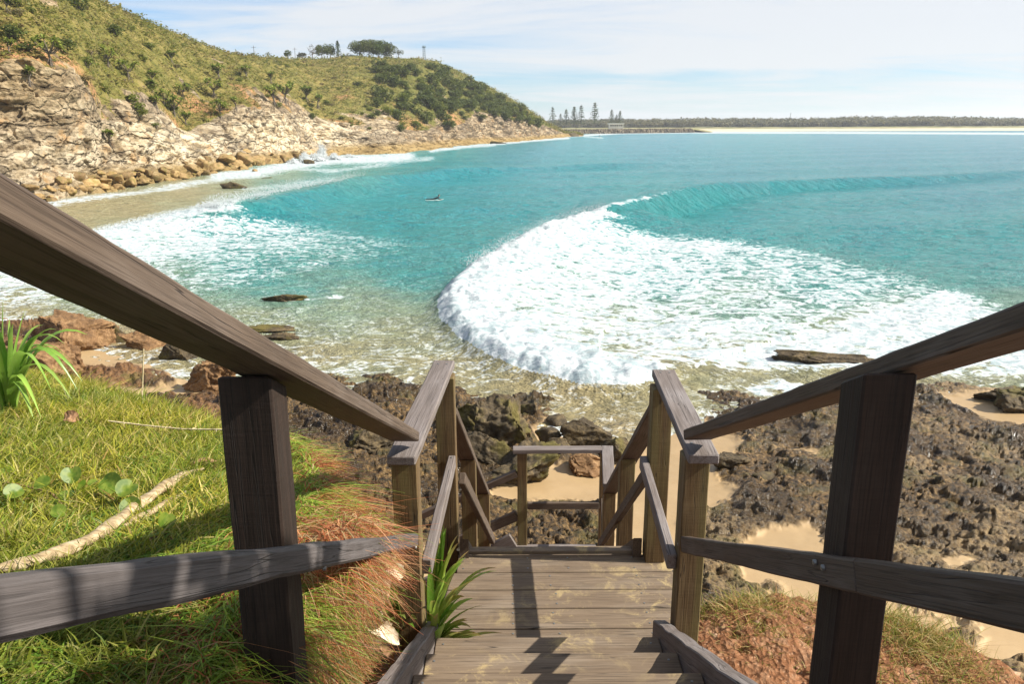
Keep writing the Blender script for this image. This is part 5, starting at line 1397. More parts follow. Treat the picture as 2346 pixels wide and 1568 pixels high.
# a thick rusty tuft falling over the end of the lower rail
n = 8000; y = 1.93 + .17 * r.normal(size=n); P4_ = np.stack([-.462 + .030 * r.normal(size=n), y, -1.19 - .42 * (y - 2.1) + .035 * r.normal(size=n)], 1)
P4_ = P4_[y < 2.26]; n = len(P4_)
L = .03 + .065 * r.random(n) ** 1.3; d = unit(np.stack([.40 + r.normal(size=n) * .6, r.normal(size=n) * .75, .45 + r.normal(size=n) * .5], 1))
bn = np.stack([r.normal(size=n) * .7, r.normal(size=n) * .8, -1.0 - .7 * r.random(n)], 1)
blades(P4_, L, .0014 + .0018 * r.random(n), d, bn, mixc([(.38, .125, .045), (.48, .24, .11), (.19, .065, .025), (.46, .33, .16), (.17, .22, .03)], [4, 3, 2.5, 1.6, 1.2], r, n, .35), r, 'rusty_grass', 'rusty tuft of dead grass falling over the left lower rail by the landing post', GRASS, seg=5)
# curled growth down the cut face
m0 = 52000
y = .8 + 1.62 * r.random(m0); dep_ = r.random(m0) ** .8 * 1.15
x = np.interp(y, LIP_L[::-1, 1], LIP_L[::-1, 0]) + .06 + .05 * r.random(m0) + .07 * fbm(y * 4, dep_ * 4, 2, 3); z_, _, _ = bank_all(np.interp(y, LIP_L[::-1, 1], LIP_L[::-1, 0]) - .03, y)
P2 = np.stack([x, y, z_ - dep_], 1); P2 = P2[P2[:, 2] > -2.15]; n = len(P2)
L = .03 + .07 * r.random(n); d = unit(np.stack([.30 + .30 * np.abs(r.normal(size=n)), r.normal(size=n) * .8, .05 + r.normal(size=n) * .7], 1))
bn = np.stack([-.2 + r.normal(size=n) * .6, r.normal(size=n) * .8, -1.0 - .7 * r.random(n)], 1)
tn = mixc([(.12, .13, .02), (.18, .21, .03), (.33, .12, .045), (.20, .08, .03), (.44, .27, .13)], [2, 2, 3, 2.5, 1.2], r, n)
blades(P2, L, .0018 + .002 * r.random(n), d, bn, tn, r, 'bank_grass', 'matted green and brown grass hanging down the cut face of the bank', GRASS, seg=4)
# face of the bank right up to the posts
def ground_px(u, v):
    y = 1.5
    for _ in range(40):
        p = atdist(u, v, y); zz_ = float(bank_all(np.array([p[0]]), np.array([p[1]]))[0][0])
        ry = ray(u, v); y = y + (p[2] - zz_) * .9 / abs(ry[2] / ry[1]) * .6
    return np.array([p[0], p[1], zz_])
# broad strap leaves -------------------------------------------------
def strap(A, base, tip, sag, w, tone, tone2, r, seg=9, fold=.3):
    base = np.array(base, float); tip = np.array(tip, float); Ld = np.linalg.norm(tip - base)
    ctrl = (base + tip) / 2 + np.array([0, 0, sag]); t = np.linspace(0, 1, seg + 1)[:, None]
    C = (1 - t) ** 2 * base + 2 * t * (1 - t) * ctrl + t ** 2 * tip
    T = np.gradient(C, axis=0); T /= np.linalg.norm(T, axis=1, keepdims=True)
    tw = r.normal() * .35; up_ = np.array([math.sin(tw) * .5, math.sin(tw * 1.7) * .5, 1.0])
    S = np.cross(T, up_); S /= np.linalg.norm(S, axis=1, keepdims=True); N_ = np.cross(S, T)
    ww = w * (np.minimum(1, .55 + 2.2 * t) * (1 - t ** 2.6) + .01) * .5
    V = np.stack([C - S * ww + N_ * ww * fold, C - N_ * ww * .15, C + S * ww + N_ * ww * fold], 1).reshape(-1, 3)
    F = [(3 * k + j, 3 * k + j + 1, 3 * k + 4 + j, 3 * k + 3 + j) for k in range(seg) for j in (0, 1)]
    cc = np.repeat(np.array(tone) * (1 - t ** 3) + np.array(tone2) * t ** 3, 3, axis=0)
    A.add(V, F, cc)
def strap_plant(name, base, tips, w, label, cat, tones, tip_tone, seed, stem=True):
    r = np.random.default_rng(seed); root = empty(name, base, label, cat)
    tips = list(tips) + [(np.array(a_) + r.normal(size=3) * .05 + np.array([0, 0, -.01]), b_ * .9) for a_, b_ in tips]
    for i, (tp, sag) in enumerate(tips):
        A = Acc(); k = r.random(); tn = np.array(tones[0]) * (1 - k) + np.array(tones[1]) * k
        b = np.array(base) + r.normal(size=3) * np.array([.012, .012, .008])
        strap(A, b, tp, sag, w * (.75 + .4 * r.random()), tn, tip_tone if r.random() < .6 else tn, r)
        A.mesh('leaf', STRAP, root, smooth=True)
    return root
STRAP = leaf_mat('strap_leaf', lambda M: M.mix(M.remap(M.noise(M.coord('World', (90, 90, 6)), 1, 3, .6), .4, .6, 0, .25), M.attr('tone', 'Color'), (.30, .42, .12)), .32, .38, .5)
def at(u, v, y): return atdist(u, v, y)
LG = ((.12, .26, .02), (.36, .50, .07))
b = np.array([-.345, 2.86, -2.06])
tips = [(at(1138, 1302, 2.80), .16), (at(1090, 1330, 2.72), .10), (at(1060, 1290, 2.95), .16), (at(1022, 1210, 3.0), .12), (at(1050, 1225, 2.95), .15), (at(1000, 1170, 3.05), .05), (at(1020, 1350, 2.60), .05), (at(1075, 1262, 3.0), .12), (at(985, 1300, 2.5), .1), (at(1045, 1310, 2.75), .1), (at(1000, 1235, 2.95), .1)]
strap_plant('strap_leaf_plant', b, tips, .038, 'spiky green plant with its leaves across the middle landing boards', 'plant', LG, (.45, .22, .10), 7)
b = np.array([-.345, 2.66, -2.08])
tips = [(at(1108, 1388, 2.62), .12), (at(1085, 1372, 2.70), .14), (at(1100, 1455, 2.50), .10), (at(1110, 1460, 2.55), .10), (at(1060, 1450, 2.50), .08), (at(1040, 1400, 2.60), .12), (at(1080, 1440, 2.6), .16), (at(1000, 1380, 2.55), .08), (at(1050, 1345, 2.75), .12), (at(1020, 1430, 2.5), .05)]
strap_plant('strap_leaf_plant', b, tips, .038, 'lower spiky green plant between the left landing post and the deck', 'plant', LG, (.42, .24, .10), 8)
b = np.array([-.47, 2.66, -1.95])
tips = [(at(905, 1310, 2.6), .1), (at(935, 1350, 2.5), .12), (at(885, 1380, 2.55), .12), (at(930, 1420, 2.45), .1), (at(900, 1450, 2.45), .06), (at(950, 1440, 2.5), .1), (at(880, 1340, 2.6), .1), (at(870, 1420, 2.5), .08)]
strap_plant('strap_leaf_plant', b, tips, .034, 'broad green leaves tucked behind the left landing post', 'plant', LG, (.30, .30, .08), 9)
# pandanus seedling on the lawn edge
yb_ = 4.05; zb_ = float(bank_all(np.array([-2.55]), np.array([yb_]))[0][0])
b = ground_px(24, 955); yb_ = b[1]
def lt_(u, v, y, sag): return (at(u, v, y), sag)
Y4 = yb_
tips = [lt_(178, 895, Y4 - .1, .55), lt_(120, 900, Y4 - .3, .5), lt_(130, 755, Y4 + .1, .25), lt_(-15, 688, Y4, .1), lt_(60, 705, Y4 + .1, .12), lt_(150, 790, Y4, .38), lt_(165, 850, Y4 + .2, .48), lt_(95, 960, Y4 - .3, .42), lt_(-60, 800, Y4 - .2, .35), lt_(-90, 880, Y4 - .2, .4), lt_(-40, 730, Y4 + .2, .2), lt_(30, 740, Y4 - .1, .15), lt_(-10, 790, Y4 - .2, .3), lt_(100, 745, Y4 + .2, .25)]
strap_plant('pandanus_seedling', b, tips, .040, 'young pandanus with long arching bright green leaves at the left edge of the lawn', 'plant', ((.13, .27, .03), (.34, .52, .08)), (.30, .40, .08), 12)
# twisted dry leaf lying on the turf
DRY = Mat('dry_leaf_tan', .7, .25); v = DRY.coord('Object', (1, 1, 1)); n_ = DRY.noise(DRY.coord('World', (25, 60, 60)), 1, 5, .6)
DRYM = DRY.done(DRY.ramp(n_, [(.3, (.13, .085, .04)), (.5, (.34, .25, .135)), (.72, (.52, .43, .28))]), .7, DRY.bump(n_, .7, .004))
def twisted(name, pts, r0, turns, label, cat, lobes=3, mat=None):
    G_ = [ground_px(u, v) + np.array([0, 0, h]) for u, v, h in pts]
    G_ = np.array(G_); tq = np.linspace(0, len(G_) - 1, 70)
    C = np.stack([np.interp(tq, np.arange(len(G_)), G_[:, k]) for k in range(3)], 1)
    kk = np.ones(7) / 7; Cs = np.stack([np.convolve(np.pad(C[:, k], 3, 'edge'), kk, 'valid') for k in range(3)], 1)
    T = np.gradient(Cs, axis=0); T /= np.linalg.norm(T, axis=1, keepdims=True); S = np.cross(T, [0, 0, 1]); S /= np.linalg.norm(S, axis=1, keepdims=True); U_ = np.cross(S, T)
    K = 20; V = []
    for i in range(len(Cs)):
        t = i / (len(Cs) - 1); rr = r0 * min(1, .35 + 4 * t, .3 + 3 * (1 - t)); ph = turns * 6.283 * t
        for j in range(K):
            a = j * 6.283 / K; rad_ = rr * (1 + .16 * math.cos(lobes * (a - ph)) + .07 * math.cos(9 * (a - ph * 1.3)))
            V.append(Cs[i] + S[i] * math.cos(a) * rad_ * 1.15 + U_[i] * math.sin(a) * rad_ * .75)
    F = [(i * K + j, i * K + (j + 1) % K, (i + 1) * K + (j + 1) % K, (i + 1) * K + j) for i in range(len(Cs) - 1) for j in range(K)]
    return tag(mesh_np(name, V, F, mat or DRYM), label, cat)
twisted('dry_palm_leaf', [(-60, 1345, .03), (40, 1325, .03), (140, 1300, .035), (230, 1262, .04), (290, 1215, .045), (340, 1180, .05), (390, 1140, .045), (420, 1110, .035), (472, 1086, .02)], .0165, 3.2, 'long twisted pale dead leaf lying across the turf', 'dead leaf', 2)
twisted('dry_palm_leaf', [(285, 1232, .03), (330, 1212, .035), (380, 1180, .03), (430, 1140, .02)], .012, 1.2, 'short split end of a dead leaf lying beside the long twisted one', 'dead leaf', 2)
BRN = plain('brown_dead_leaf', (.16, .08, .04), (.34, .20, .11), 30, .8, .2, .003)
twisted('bark_flake', [(438, 1082, .03), (470, 1078, .04), (500, 1076, .03)], .009, .6, 'curled brown flake of bark at the end of the twisted leaf', 'bark flake', 2, BRN)
# round creeper leaves
CREEP = leaf_mat('creeper_leaf', lambda M: M.mix(M.remap(M.noise(M.coord('World'), 60, 3, .5), .35, .65), (.085, .145, .014), (.17, .22, .028)), .45, .28, .3)
def round_leaf(A, c, nrm, R, rot):
    nrm = np.array(nrm, float); nrm /= np.linalg.norm(nrm); a = np.cross(nrm, [0, 1, 0.3]); a /= np.linalg.norm(a); b = np.cross(nrm, a)
    ring = []; V = [c - nrm * R * .12]
    for rr in (.5, 1.0):
        for j in range(18):
            q = j * 6.283 / 18 + rot; dip = 1 - .30 * math.exp(-((math.atan2(math.sin(q - rot), math.cos(q - rot))) / .28) ** 2)
            V.append(c + (a * math.cos(q) + b * math.sin(q)) * R * rr * dip + nrm * R * (.50 * rr * abs(math.sin(q - rot)) - .12))
    F = [(0, 1 + j, 1 + (j + 1) % 18, 1 + (j + 1) % 18) for j in range(18)]
    F = [(0, 1 + j, 1 + (j + 1) % 18) for j in range(18)]
    Q = [(1 + j, 19 + j, 19 + (j + 1) % 18) for j in range(18)] + [(1 + j, 19 + (j + 1) % 18, 1 + (j + 1) % 18) for j in range(18)]
    A.add(V, F + Q)
def creeper(label, leaves, vine, seed):
    r = np.random.default_rng(seed); g = ground_px(*vine[0]); root = empty('beach_creeper', g, label, 'creeper')
    for (u, v, Rpx, h) in leaves:
        A = Acc(); p = ground_px(u, v + 14); p[2] += h; R_2 = .72 * Rpx / 1797 * (p @ Fw)
        round_leaf(A, p, (r.normal() * .5 + .2, -.55 + r.normal() * .35, .75), R_2, r.random() * 6.28)
        mesh_np('leaf', np.concatenate(A.V), np.concatenate(A.F), CREEP, root)
    pts = [ground_px(u, v) + np.array([0, 0, .03]) for u, v in vine]
    mesh_np('vine', *tube_np(pts, [.0035] * len(pts), 5), BRN, root)
creeper('creeper with round green leaves at the far left of the turf', [(38, 1152, 30, .05), (-5, 1130, 26, .04), (105, 1138, 28, .06), (140, 1190, 24, .04), (128, 1165, 20, .03), (20, 1090, 22, .03)], [(-40, 1120), (40, 1130), (120, 1150), (150, 1185)], 1)
creeper('creeper with folded round leaves in the middle of the turf', [(172, 1122, 30, .07), (192, 1138, 24, .05), (160, 1150, 22, .04), (218, 1128, 16, .05), (262, 1145, 36, .07), (300, 1165, 34, .08), (305, 1185, 32, .05)], [(150, 1160), (200, 1150), (250, 1160), (300, 1190)], 2)
creeper('single round yellow green creeper leaf below the twisted dead leaf', [(388, 1228, 27, .06), (402, 1262, 18, .03)], [(340, 1262), (388, 1250), (410, 1275)], 3)
# seed stalks
STALK = plain('straw_stalk', (.45, .36, .20), (.62, .52, .32), 20)
def stalk(name, pts, rad_, label, seeds=0):
    root = empty(name, pts[0], label, 'grass stalk'); mesh_np('stem', *tube_np(pts, [rad_] * len(pts), 5), STALK, root)
    if seeds:
        r = np.random.default_rng(5); A = Acc(); pts = np.array(pts, float)
        for k in range(seeds):
            t = .15 + .8 * k / seeds; i = min(int(t * (len(pts) - 1)), len(pts) - 2); f = t * (len(pts) - 1) - i
            c = pts[i] * (1 - f) + pts[i + 1] * f; d_ = r.normal(size=3) * .006
            A.add(*tube_np([c, c + d_ + (pts[i + 1] - pts[i]) * .05], [.004, .0005], 4))
        mesh_np('seed_head', np.concatenate(A.V), np.concatenate(A.F), STALK, root)
stalk('grass_stalk', [at(248, 965, 3.0), at(330, 975, 3.0), at(420, 984, 2.95), at(520, 985, 2.9)], .003, 'pale seed stalk leaning over the turf left of the near post', 26)
stalk('grass_stalk', [at(327, 985, 3.9), at(326, 900, 3.92), at(329, 800, 3.9)], .0035, 'single upright thin stalk rising from the lawn edge')
# dead leaves by the post
def curl_leaf(name, pts, w, label, mat, seed, parent=None):
    r = np.random.default_rng(seed); pts = np.array(pts, float); n = 22; tq = np.linspace(0, len(pts) - 1, n)
    C = np.stack([np.interp(tq, np.arange(len(pts)), pts[:, k]) for k in range(3)], 1); T = np.gradient(C, axis=0); T /= np.linalg.norm(T, axis=1, keepdims=True)
    V = []
    for i in range(n):
        tw = .6 * math.sin(i * .35 + seed); S = np.cross(T[i], [math.sin(tw), -.8, math.cos(tw)]); S /= np.linalg.norm(S); N_ = np.cross(S, T[i]); ww = w * (1 - abs(2 * i / (n - 1) - 1) ** 3) * .5 + .001
        for q in (-1, -.5, 0, .5, 1): V.append(C[i] + S * ww * q + N_ * ww * (.55 * q * q + .15 * r.normal()))
    F = [(i * 5 + j, i * 5 + j + 1, (i + 1) * 5 + j + 1, (i + 1) * 5 + j) for i in range(n - 1) for j in range(4)]
    return tag(mesh_np(name, V, F, mat), label, 'dead leaf')
PALE = plain('bleached_leaf', (.50, .38, .24), (.78, .68, .52), 25, .75, .2, .003)
curl_leaf('dead_leaf', [at(842, 1352, 2.30), at(862, 1385, 2.28), at(858, 1420, 2.27)], .075, 'crumpled bleached leaf hanging on the cut bank below the dry grass', PALE, 1)
curl_leaf('dead_leaf', [at(830, 1378, 2.24), at(862, 1430, 2.22), at(915, 1478, 2.30)], .055, 'long pale dead leaf pointing at the foot of the left landing post', PALE, 2)
curl_leaf('dead_leaf', [at(880, 1296, 2.42), at(905, 1310, 2.45), at(925, 1322, 2.47)], .05, 'small pale dead leaf just under the left midrail', PALE, 4)
curl_leaf('dead_leaf', [at(868, 1480, 2.2), at(895, 1505, 2.25), at(900, 1540, 2.2)], .03, 'narrow brown dead leaf low in the gap by the left stringer', BRN, 6)
for (u, v, lab) in ((166, 985, 'brown dead leaf caught in the turf below the pandanus'), (620, 970, 'brown dead leaf lying behind the near post')):
    p = ground_px(u, v) if u < 500 else at(u - 95, 985, 3.1)
    curl_leaf('dead_leaf', [p + np.array([-.03, 0, .05]), p + np.array([0, 0, .06]), p + np.array([.03, .01, .04])], .05, lab, BRN, int(u))
# leaf litter and sand grit on the landing
SHELL = plain('white_petals', (.7, .62, .45), (.8, .72, .55), 10)
for k, (u, v) in enumerate(((1052, 1262), (1060, 1268))):
    p = atz(u, v, LZ + .006); curl_leaf('petal', [p + np.array([-.012, 0, 0]), p + np.array([0, .004, .004]), p + np.array([.012, 0, 0])], .014, ('left', 'right')[k] + ' of the two tiny pale petals by the stringer end on the landing', SHELL, 30 + k)

# right mound: stones and tufts
r = np.random.default_rng(55)
m0 = 900; x = r.uniform(.75, 2.6, m0); y = r.uniform(2.5, 3.75, m0); z_, sl_, sr_ = bank_all(x, y)
A = Acc()
for i in range(m0):
    if sr_[i] > .25: continue
    s_ = .006 + .026 * r.random() ** 3; A.add(IV * s_ * (1 + .3 * r.normal(size=(len(IV), 3))) * np.array([1, 1, .7]) + np.array([x[i], y[i], z_[i] + .01]), IF)
CRUMB = plain('red_gravel', (.20, .085, .04), (.46, .30, .19), 18, .95)
tag(mesh_np('gravel', np.concatenate(A.V), np.concatenate(A.F), CRUMB, smooth=False), 'crumbly orange gravel on the red earth mound', kind='stuff')
boulder('clay_lump', (at(1705, 1500, 3.2)[0], 3.2, -2.50), (.32, .28, .22), plain('red_clay', (.14, .045, .018), (.30, .11, .045), 8, .95, .1, .02, 1.0), 'dark red lump of clay below the grass on the right mound', None, 3, 4, .5, .3, 0, .08, 'clay lump')
def tuft(u, v, y, n, H, spread, label, seed, pal):
    r = np.random.default_rng(seed); b = at(u, v, y); b[2] = float(bank_all(np.array([b[0]]), np.array([y]))[0][0]) - .01
    root = empty('grass_tuft', b, label, 'grass tuft', 'grass tufts on the right mound')
    P = b + np.stack([r.normal(size=n) * spread, r.normal(size=n) * spread * .7, np.zeros(n)], 1); P[:, 2] = bank_all(P[:, 0], P[:, 1])[0] - .01
    L = H * (.4 + .7 * r.random(n)); d = unit(np.stack([r.normal(size=n) * .35, r.normal(size=n) * .35, np.ones(n)], 1))
    bn = np.stack([r.normal(size=n) * .4, r.normal(size=n) * .3, -.35 * np.ones(n)], 1)
    blades(P, L, .0028 + .002 * r.random(n), d, bn, mixc(pal, [1] * len(pal), r, n), r, 'foliage', None, GRASS, parent=root, seg=4)
DG_ = [(.28, .28, .05), (.45, .36, .14), (.16, .20, .03), (.50, .30, .12)]
tuft(1690, 1462, 3.38, 700, .17, .10, 'yellow green grass tuft at the left end of the right mound', 1, DG_)
tuft(1752, 1440, 3.45, 450, .14, .07, 'smaller grass tuft just right of the leftmost tuft on the mound', 2, DG_)
tuft(1850, 1450, 3.42, 350, .13, .08, 'sparse tuft on the mound directly left of the near right post', 3, DG_)
tuft(2060, 1462, 3.30, 900, .22, .13, 'thick dry tuft on the mound right of the near right post', 4, DG_)
tuft(2130, 1500, 3.15, 900, .20, .12, 'largest green tuft sloping down the right side of the mound', 5, DG_)
tuft(2195, 1548, 3.0, 500, .16, .09, 'rightmost tuft cut by the bottom edge of the picture', 6, DG_)
tuft(1618, 1462, 3.45, 250, .10, .07, 'tiny tuft at the foot of the right landing post', 7, DG_)
tuft(1775, 1500, 3.2, 600, .12, .12, 'low dry tuft in the middle of the mound left of the near right post', 8, DG_)
tuft(1660, 1510, 3.15, 380, .09, .09, 'low patch of dry grass at the left foot of the right mound', 9, DG_)
tuft(2040, 1530, 3.0, 500, .13, .12, 'low dry tuft right beside the foot of the near right post', 10, DG_)
# seedling on the tread
b = atz(1000, 1538, LZ + .165); rr_ = np.random.default_rng(4); n = 40
t_ = empty('grass_sprig', b, 'tiny green sprig growing at the left end of a stair tread', 'grass sprig')
P = b + np.stack([rr_.normal(size=n) * .03, rr_.normal(size=n) * .008, np.zeros(n)], 1)
blades(P, .02 + .025 * rr_.random(n), np.full(n, .004), unit(np.stack([rr_.normal(size=n) * .8, rr_.normal(size=n) * .4, np.full(n, .6)], 1)), np.full((n, 3), -.2), mixc([(.2, .3, .04), (.3, .38, .06)], [1, 1], rr_, n), rr_, 'foliage', None, GRASS, parent=t_)

# ------------------------------------------------------------------ surfer lying on a board, and a paddler far out
SKIN = Mat('skin', .6, .3).done((.45, .25, .16)); WET = Mat('black_wetsuit', .6, .3).done((.012, .012, .014)); HAIR = Mat('dark_hair', .8, .2).done((.02, .013, .01)); BOARD = Mat('white_board', .35, .5).done((.75, .72, .62))
def skin_body(name, verts, edges, radii, mat, parent, sub=2, root=0):
    me = D.meshes.new(name); me.from_pydata([tuple(v) for v in verts], edges, []); o = D.objects.new(name, me); col.objects.link(o)
    m = o.modifiers.new('skin', 'SKIN'); m.use_smooth_shade = True
    for i, rd in enumerate(radii): me.skin_vertices[0].data[i].radius = (rd, rd) if isinstance(rd, (int, float)) else rd
    me.skin_vertices[0].data[root].use_root = True
    s = o.modifiers.new('sub', 'SUBSURF'); s.levels = sub; s.render_levels = sub
    me.materials.append(mat); return child(o, parent)
def ellip(name, c, s, mat, parent, rot=(0, 0, 0), sub=3):
    bm = bmesh.new(); bmesh.ops.create_icosphere(bm, subdivisions=sub, radius=1.0); me = D.meshes.new(name); bm.to_mesh(me); bm.free()
    for p_ in me.polygons: p_.use_smooth = True
    me.materials.append(mat); o = D.objects.new(name, me); col.objects.link(o); o.parent = parent
    o.location = Vector(c) - Vector(parent.location); o.scale = s; o.rotation_euler = rot; return o
c0 = atz(995, 459, SEA + .05); sx_, sy_, sz_ = c0[0], c0[1], SEA + .12
pr_ = empty('person', (sx_, sy_, sz_), 'surfer in a black wetsuit lying prone on a board looking right', 'person')
def S(x, y, z): return (sx_ + x, sy_ + y, sz_ + z)
#            pelvis          waist          chest           neckbase       headneck       hipL            kneeL           ankleL          toeL             hipR ...
bv = [S(-.05, 0, .12), S(.15, 0, .14), S(.38, 0, .24), S(.52, 0, .36), S(.57, 0, .44), S(-.12, .09, .11), S(-.52, .12, .10), S(-.92, .11, .10), S(-1.08, .12, .07), S(-.12, -.09, .11), S(-.52, -.12, .10), S(-.92, -.11, .10), S(-1.08, -.12, .07),
      S(.44, .19, .28), S(.58, .30, .12), S(.78, .24, .03), S(.44, -.19, .28), S(.60, -.32, .12), S(.82, -.28, .03)]
be = [(0, 1), (1, 2), (2, 3), (3, 4), (0, 5), (5, 6), (6, 7), (7, 8), (0, 9), (9, 10), (10, 11), (11, 12), (2, 13), (13, 14), (14, 15), (2, 16), (16, 17), (17, 18)]
br = [.13, .12, .15, .07, .055, .09, .06, .04, .035, .09, .06, .04, .035, .065, .045, .03, .065, .045, .03]
skin_body('wetsuit', bv, be, br, WET, pr_)
ellip('head', S(.63, 0, .55), (.10, .078, .115), SKIN, pr_)
ellip('nose', S(.735, 0, .545), (.022, .013, .02), SKIN, pr_, sub=2)
ellip('hair', S(.605, 0, .585), (.10, .085, .10), HAIR, pr_)
for q in (-1, 1):
    ellip('ear', S(.62, .08 * q, .54), (.02, .008, .03), SKIN, pr_, sub=2); ellip('eye', S(.722, .03 * q, .565), (.012, .012, .009), HAIR, pr_, sub=2)
    hb = S(.80 if q > 0 else .84, .24 * q - (.04 if q < 0 else 0), .03)
    hv = [hb]; he = []; hr = [.032]
    hv.append((hb[0] + .06, hb[1], hb[2] - .01)); he.append((0, 1)); hr.append(.036)
    for f_ in range(4):
        i0 = len(hv); yo = (f_ - 1.5) * .02; ln_ = (.035, .042, .04, .03)[f_]
        hv += [(hb[0] + .09, hb[1] + yo, hb[2] - .012), (hb[0] + .09 + ln_, hb[1] + yo * 1.1, hb[2] - .025), (hb[0] + .09 + ln_ * 1.8, hb[1] + yo * 1.15, hb[2] - .045)]
        he += [(1, i0), (i0, i0 + 1), (i0 + 1, i0 + 2)]; hr += [.011, .009, .007]
    i0 = len(hv); hv += [(hb[0] + .04, hb[1] - q * .045, hb[2]), (hb[0] + .075, hb[1] - q * .06, hb[2] - .01)]; he += [(0, i0), (i0, i0 + 1)]; hr += [.012, .009]
    skin_body('hand', hv, he, hr, SKIN, pr_)
bo = empty('surfboard', (sx_ + .0, sy_, SEA + .05), 'pale surfboard under the prone surfer', 'surfboard')
V = []; nb_ = 26
for i in range(nb_):
    t = i / (nb_ - 1); x = -1.15 + 2.35 * t; w = .26 * (math.sin(math.pi * min(1, max(0, t * .96 + .02))) ** .55); rk_ = .14 * max(0, (t - .7) / .3) ** 2 + .03 * max(0, (.2 - t) / .2) ** 2
    for j in range(10):
        a = j * 6.283 / 10; V.append((sx_ + x, sy_ + math.cos(a) * w, SEA + .07 + rk_ + math.sin(a) * .03))
mesh_np('deck', V, np.array([(i * 10 + j, i * 10 + (j + 1) % 10, (i + 1) * 10 + (j + 1) % 10, (i + 1) * 10 + j) for i in range(nb_ - 1) for j in range(10)]), BOARD, bo)
for q, xx_ in ((0, -1.0), (.12, -.9), (-.12, -.9)): poly_obj('fin', prism([(sx_ + xx_, SEA + .05), (sx_ + xx_ + .12, SEA + .05), (sx_ + xx_ - .02, SEA - .08)], .01, (0, sy_ + q, 0)), BOARD, bo)
# paddler
c0 = atz(1373, 315, SEA); X0, Y0 = c0[0], c0[1]
pd = empty('person', (X0, Y0, SEA + .1), 'tiny distant person standing upright on a board beyond the headland tip', 'person')
def S2(x, y, z): return (X0 + x, Y0 + y, SEA + .1 + z)
bv = [S2(0, 0, .95), S2(0, 0, 1.15), S2(.03, 0, 1.4), S2(.03, 0, 1.55), S2(-.1, .06, .9), S2(-.16, .06, .5), S2(-.18, .06, .08), S2(-.1, -.06, .9), S2(.12, -.06, .5), S2(.14, -.06, .08), S2(.03, .2, 1.42), S2(.2, .22, 1.15), S2(.35, .18, 1.0), S2(.03, -.2, 1.42), S2(.22, -.2, 1.2), S2(.38, -.1, 1.35)]
be = [(0, 1), (1, 2), (2, 3), (0, 4), (4, 5), (5, 6), (0, 7), (7, 8), (8, 9), (2, 10), (10, 11), (11, 12), (2, 13), (13, 14), (14, 15)]
skin_body('wetsuit', bv, be, [.13, .12, .15, .06, .09, .06, .045, .09, .06, .045, .06, .045, .03, .06, .045, .03], WET, pd)
ellip('head', S2(.04, 0, 1.70), (.09, .08, .115), SKIN, pd); ellip('hair', S2(.02, 0, 1.735), (.09, .085, .10), HAIR, pd)
pb_ = empty('paddle_board', (X0, Y0, SEA + .06), 'pale board under the distant standing person', 'paddle board')
V = []
for i in range(20):
    t = i / 19; x = -1.5 + 3.0 * t; w = .38 * math.sin(math.pi * (t * .94 + .03)) ** .5
    for j in range(8): a = j * 6.283 / 8; V.append((X0 + x, Y0 + math.cos(a) * w, SEA + .10 + math.sin(a) * .05))
mesh_np('deck', V, np.array([(i * 8 + j, i * 8 + (j + 1) % 8, (i + 1) * 8 + (j + 1) % 8, (i + 1) * 8 + j) for i in range(19) for j in range(8)]), BOARD, pb_)
pdl = empty('paddle', S2(.4, -.1, 0), 'thin paddle held by the distant standing person', 'paddle')
mesh_np('shaft', *tube_np([S2(.36, -.1, 1.75), S2(.5, -.1, .1)], [.018, .018], 6), BOARD, pdl)
ellip('blade', S2(.51, -.1, -.05), (.08, .02, .2), BOARD, pdl)

# ------------------------------------------------------------------ shade tree standing just outside the picture, right of the stairs
sh = empty('shade_tree', (2.5, .55, -2.5), 'leafy coastal tree beside the upper flight just out of frame on the right', 'tree')
r = np.random.default_rng(3)
B = Acc(); B.add(*tube_np([(2.5, .3, -2.7), (2.5, .3, -1.0), (2.45, .2, .5), (2.4, .3, 1.5)], [.12, .10, .07, .04], 8))
for q in range(7):
    a = r.random() * 6.28; B.add(*tube_np([(2.48, .25, -.2 + .2 * q), (2.4 + .5 * math.cos(a), .25 + .4 * math.sin(a), .5 + .25 * q)], [.04, .01], 5))
mesh_np('trunk', np.concatenate(B.V), np.concatenate(B.F), BARK, sh)
P = crown_points(5200, 1.25, .80, r, 14, .05) + np.array([2.6, .25, 1.08]); P = P[(P[:, 0] > 1.75) & (P[:, 1] < 1.25)]
V, F = leaf_cloud(P, .085, r, 1.8); lum = np.repeat(r.random(len(P)), 4)[:, None]
mesh_np('crown', V, F, LEAF, sh, False, colors={'tone': np.array(GB2[0]) * (1 - lum) + np.array(GB2[1]) * lum})

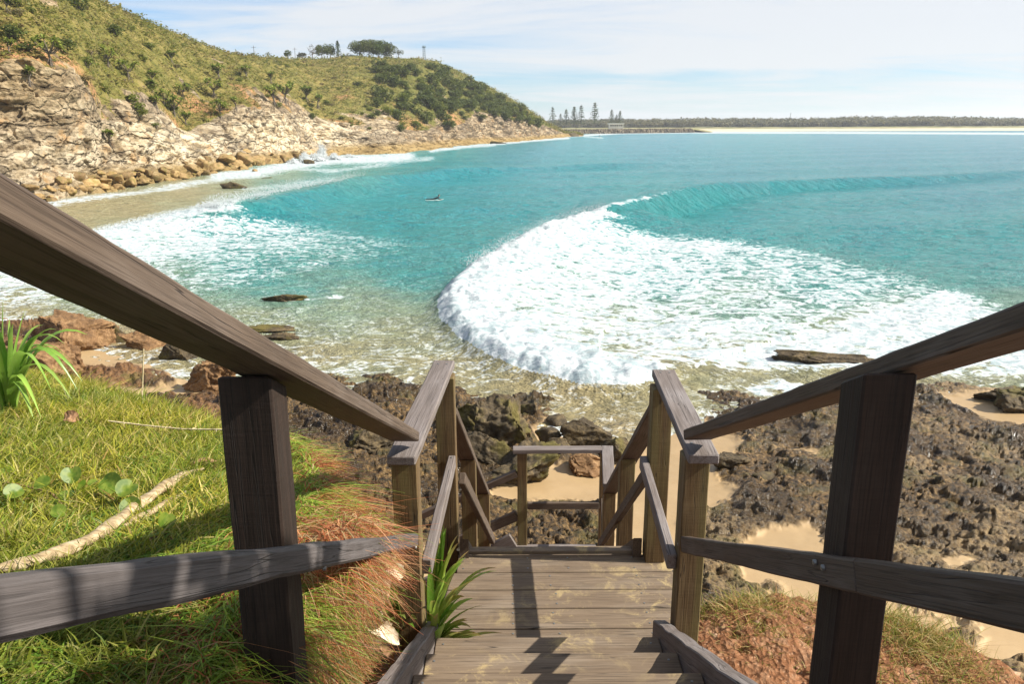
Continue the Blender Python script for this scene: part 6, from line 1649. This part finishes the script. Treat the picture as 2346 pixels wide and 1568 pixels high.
# ------------------------------------------------------------------ labels: which one of its like, counted from the left
ORD = ['first', 'second', 'third', 'fourth', 'fifth', 'sixth', 'seventh', 'eighth', 'ninth', 'tenth', 'eleventh', 'twelfth', 'thirteenth', 'fourteenth']
byl = {}
for o in D.objects:
    if o.parent is None and o.get('label'): byl.setdefault(o['label'], []).append(o)
for lab, os_ in byl.items():
    if len(os_) < 2: continue
    os_.sort(key=lambda o: float(proj(o.location.x, o.location.y, o.location.z)[0]))
    for i, o in enumerate(os_):
        if len(os_) == 2: o['label'] = lab + ', the %s one' % ('left', 'right')[i]
        elif len(os_) == 3: o['label'] = lab + ', the %s one' % ('left', 'middle', 'right')[i]
        else: o['label'] = lab + ', %s from left' % ORD[min(i, 13)]

# ------------------------------------------------------------------ sea air
HZ = D.materials.new('sea_haze'); HZ.use_nodes = True; ht = HZ.node_tree
for n in list(ht.nodes): ht.nodes.remove(n)
ho = ht.nodes.new('ShaderNodeOutputMaterial'); hp = ht.nodes.new('ShaderNodeVolumePrincipled')
hp.inputs['Density'].default_value = 0.00016; hp.inputs['Color'].default_value = (.93, .96, 1, 1); hp.inputs['Anisotropy'].default_value = .2
ht.links.new(hp.outputs[0], ho.inputs['Volume'])
hv = [(x, y, z) for x in (-9000, 9500) for y in (-400, 9900) for z in (-60, 95)]
me = D.meshes.new('haze'); me.from_pydata(hv, [], [(0, 1, 3, 2), (4, 6, 7, 5), (0, 4, 5, 1), (2, 3, 7, 6), (0, 2, 6, 4), (1, 5, 7, 3)]); me.materials.append(HZ)
hz = D.objects.new('haze', me); col.objects.link(hz); tag(hz, 'thin salt haze in the air over the bay', kind='stuff')

# screw heads in the rail faces
for (x, y, z) in ((.5675, 1.275, -.79), (.5665, 1.31, -.80), (-.3385, 2.45, -1.43), (-.352, 1.30, -.80), (-.352, 1.275, -.775), (.604, 2.565, -1.49)):
    sx = -1 if x > 0 else 1
    mesh_np('screw', *tube_np([(x - sx * .004, y, z), (x + sx * .0015, y, z), (x + sx * .002, y, z)], [.0055, .0055, .001], 10), SCREW, ST)
